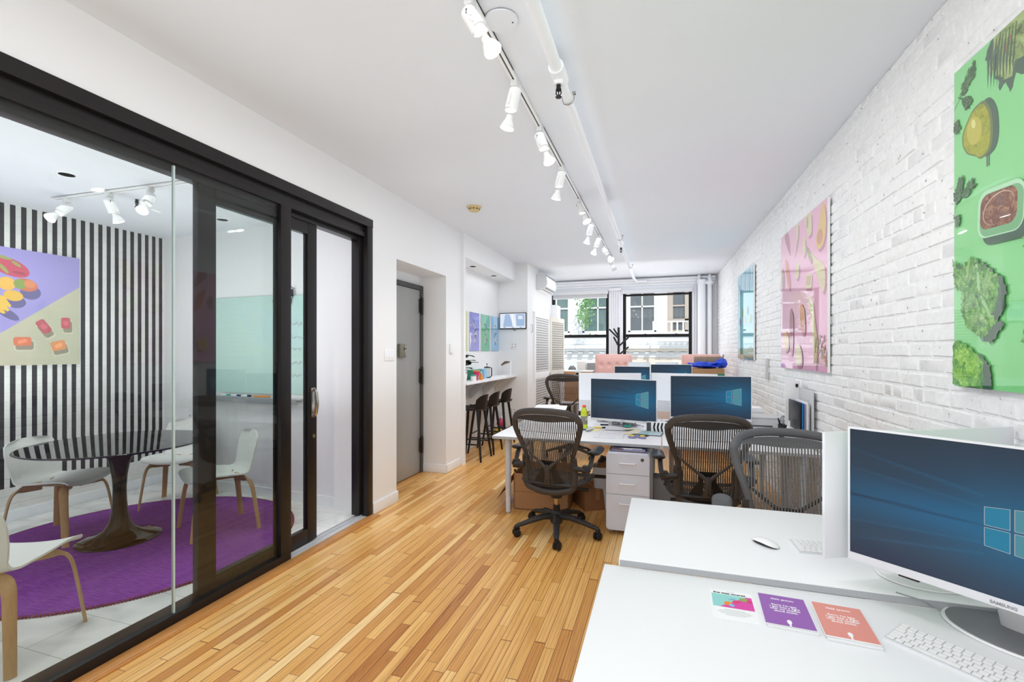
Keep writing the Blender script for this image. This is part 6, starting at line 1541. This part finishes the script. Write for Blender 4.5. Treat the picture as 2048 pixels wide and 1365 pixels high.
for i, (xa, xb, m_) in enumerate(((-6.9, -5.7, 'facgreen'), (-4.95, -3.75, 'facgreen'), (-3.22, -1.92, 'facgreen'), (-1.33, -.22, 'facwin'), (.20, 1.75, 'facwin'), (2.4, 3.6, 'facwin'))):
    fm = M['tan'] if i == 4 else M['facade']
    wn_ = MB(); z0, z1 = 2.28, 4.8; xm = (xa+xb)/2; a_, b__ = X_(xa), X_(xb)
    wn_.box((a_, 0, z0), (a_+.09, .08, z1)); wn_.box((b__-.09, 0, z0), (b__, .08, z1)); wn_.box((X_(xm)-.025, .02, z0), (X_(xm)+.025, .08, z1)); wn_.box((a_, .02, 3.30), (b__, .08, 3.36)); wn_.box((a_, 0, z0), (b__, .08, z0+.07))
    if i == 4: wn_.box((a_, -.02, z0), (a_+.22, .08, z1)); wn_.box((X_(xm)-.11, 0, z0), (X_(xm)+.11, .08, z1)); wn_.box((a_, 0, 2.66), (b__, .08, 2.80)); wn_.box((a_, 0, 3.9), (b__, .08, 4.2))
    wf_ = ob('facade_window', wn_, fm, bf)
    ob('pane', MB().box((a_, .085, z0), (b__, .10, z1)), M[m_], wf_)
fe = thing('fire_escape', 'white iron fire escape railing on the building across the street', 'railing', (1.4, 19.2, 0))
r_ = MB(); r_.box((-1.35, -.03, 2.62), (3, .03, 2.67)); r_.box((-1.35, -.03, 2.15), (3, .03, 2.19))
for k in range(20): r_.box((-1.30+.215*k, -.02, 2.15), (-1.24+.215*k, .02, 2.66))
r_.box((-1.75, -.03, 1.78), (-1.69, .03, 2.67), T=None); r_.box((-1.35, -.2, 2.10), (3, .3, 2.15))
ob('railing', r_, M['facade'], fe)
tr2 = thing('street_tree', 'leafy green street tree branch seen through the left window', 'tree', (-2.75, 18.9, 0))
lf = MB(); r_ = random.Random(4)
for k in range(520):
    if k < 260: cx, cz = r_.gauss(-.12, .18), r_.gauss(3.75, .28)
    elif k < 430: cx, cz = r_.gauss(-.22, .15), r_.gauss(2.95, .28)
    else: cx, cz = r_.gauss(-1.35, .16), r_.gauss(3.95, .12)
    T = Matrix.Translation((cx, r_.gauss(0, .15), cz)) @ Matrix.Rotation(r_.uniform(0, 6), 4, 'Y') @ Matrix.Rotation(r_.uniform(-.8, .8), 4, 'X')
    lf.add([(0, 0, -.06), (.028, 0, 0), (0, 0, .07), (-.028, 0, 0)], [(0, 1, 2, 3)], 0, False, T)
ob('foliage', lf, M['foliage'], tr2, kind='stuff')
struct('ground_street', MB().box((-14, 11, -6.1), (14, 20.2, -6)), M['grey'])

# ------------------------------------------------------------------ light
def area(name, loc, rot, sx_, sy_, watts, color=(1, 1, 1), glossy=True):
    l = bpy.data.lights.new(name, 'AREA'); l.shape = 'RECTANGLE'; l.size = sx_; l.size_y = sy_; l.energy = watts; l.color = color
    o = bpy.data.objects.new(name, l); COL.objects.link(o); o.location = loc; o.rotation_euler = rot
    if not glossy: o.visible_glossy = False
    return o
w = bpy.data.worlds.new('sky'); scene.world = w; w.use_nodes = True
nt = w.node_tree; bgn = nt.nodes['Background']
sky = nt.nodes.new('ShaderNodeTexSky'); sky.sky_type = 'HOSEK_WILKIE'; sky.turbidity = 4; sky.sun_direction = Vector((.3, -.6, .75)).normalized()
mixw = nt.nodes.new('ShaderNodeMix'); mixw.data_type = 'RGBA'; mixw.inputs['Factor'].default_value = .75; mixw.inputs['B'].default_value = (.92, .96, 1, 1)
nt.links.new(sky.outputs['Color'], mixw.inputs['A']); nt.links.new(mixw.outputs['Result'], bgn.inputs['Color']); bgn.inputs['Strength'].default_value = 1.4
sun = bpy.data.lights.new('sun', 'SUN'); sun.energy = 2.9; sun.angle = .02
so = bpy.data.objects.new('sun', sun); COL.objects.link(so); so.rotation_euler = Vector((-.25, .75, -.8)).to_track_quat('-Z', 'Y').to_euler()
# unseen area lamps added as fill, the first pair boosting daylight inside the windows
area('window_daylight', (-.1, 10.30, 1.9), (-PI/2, 0, 0), 1.3, 1.6, 18, (.93, .97, 1), False)
area('window_daylight', (-1.7, 10.30, 1.9), (-PI/2, 0, 0), 1.1, 1.6, 10, (.93, .97, 1), False)
area('office_fill', (-.7, -1.6, 2.3), (math.radians(72), 0, 0), 3.0, 1.4, 58, (.96, .98, 1), False)
area('ceiling_fill', (-.7, 2.2, 3.0), (0, 0, 0), 2.6, 4.5, 26, (.95, .975, 1), False)
area('ceiling_fill', (-.7, 7.2, 3.0), (0, 0, 0), 2.6, 4.5, 36, (.95, .975, 1), False)
area('bounce_fill', (-.7, 3.8, .95), (PI, 0, 0), 2.4, 8.5, 44, (.80, .915, 1), False)
area('meeting_fill', (-4.0, 1.8, 2.7), (0, 0, 0), 2.2, 3.2, 16, (.97, .985, 1), False)
area('meeting_bounce_fill', (-4.0, 1.6, .85), (PI, 0, 0), 2.0, 3.0, 54, (.95, .975, 1), False)
area('far_fill', (-.6, 8.3, 2.3), (math.radians(80), 0, 0), 2.2, .6, 12, (.95, .975, 1), False)
area('alcove_fill', (-2.62, 6.9, 2.70), (0, 0, 0), .25, 1.8, 1.2, (.97, .985, 1), False)

# ------------------------------------------------------------------ camera
cam = bpy.data.cameras.new('camera'); co = bpy.data.objects.new('camera', cam); COL.objects.link(co)
cam.sensor_width = 36; cam.lens = 945/2048*36; cam.shift_y = 20.5/2048; cam.clip_start = .02
co.location = (0, 0, 1.5); co.rotation_euler = (PI/2, 0, math.atan2(300, 945))
scene.camera = co
scene.view_settings.view_transform = 'Standard'; scene.view_settings.look = 'None'; scene.view_settings.exposure = .05
scene.cycles.max_bounces = 7; scene.cycles.diffuse_bounces = 4; scene.cycles.glossy_bounces = 3; scene.cycles.use_adaptive_sampling = True; scene.cycles.adaptive_threshold = .035; scene.cycles.transparent_max_bounces = 16; scene.cycles.use_denoising = True
scene.cycles.sample_clamp_indirect = 6; scene.cycles.caustics_reflective = False; scene.cycles.caustics_refractive = False
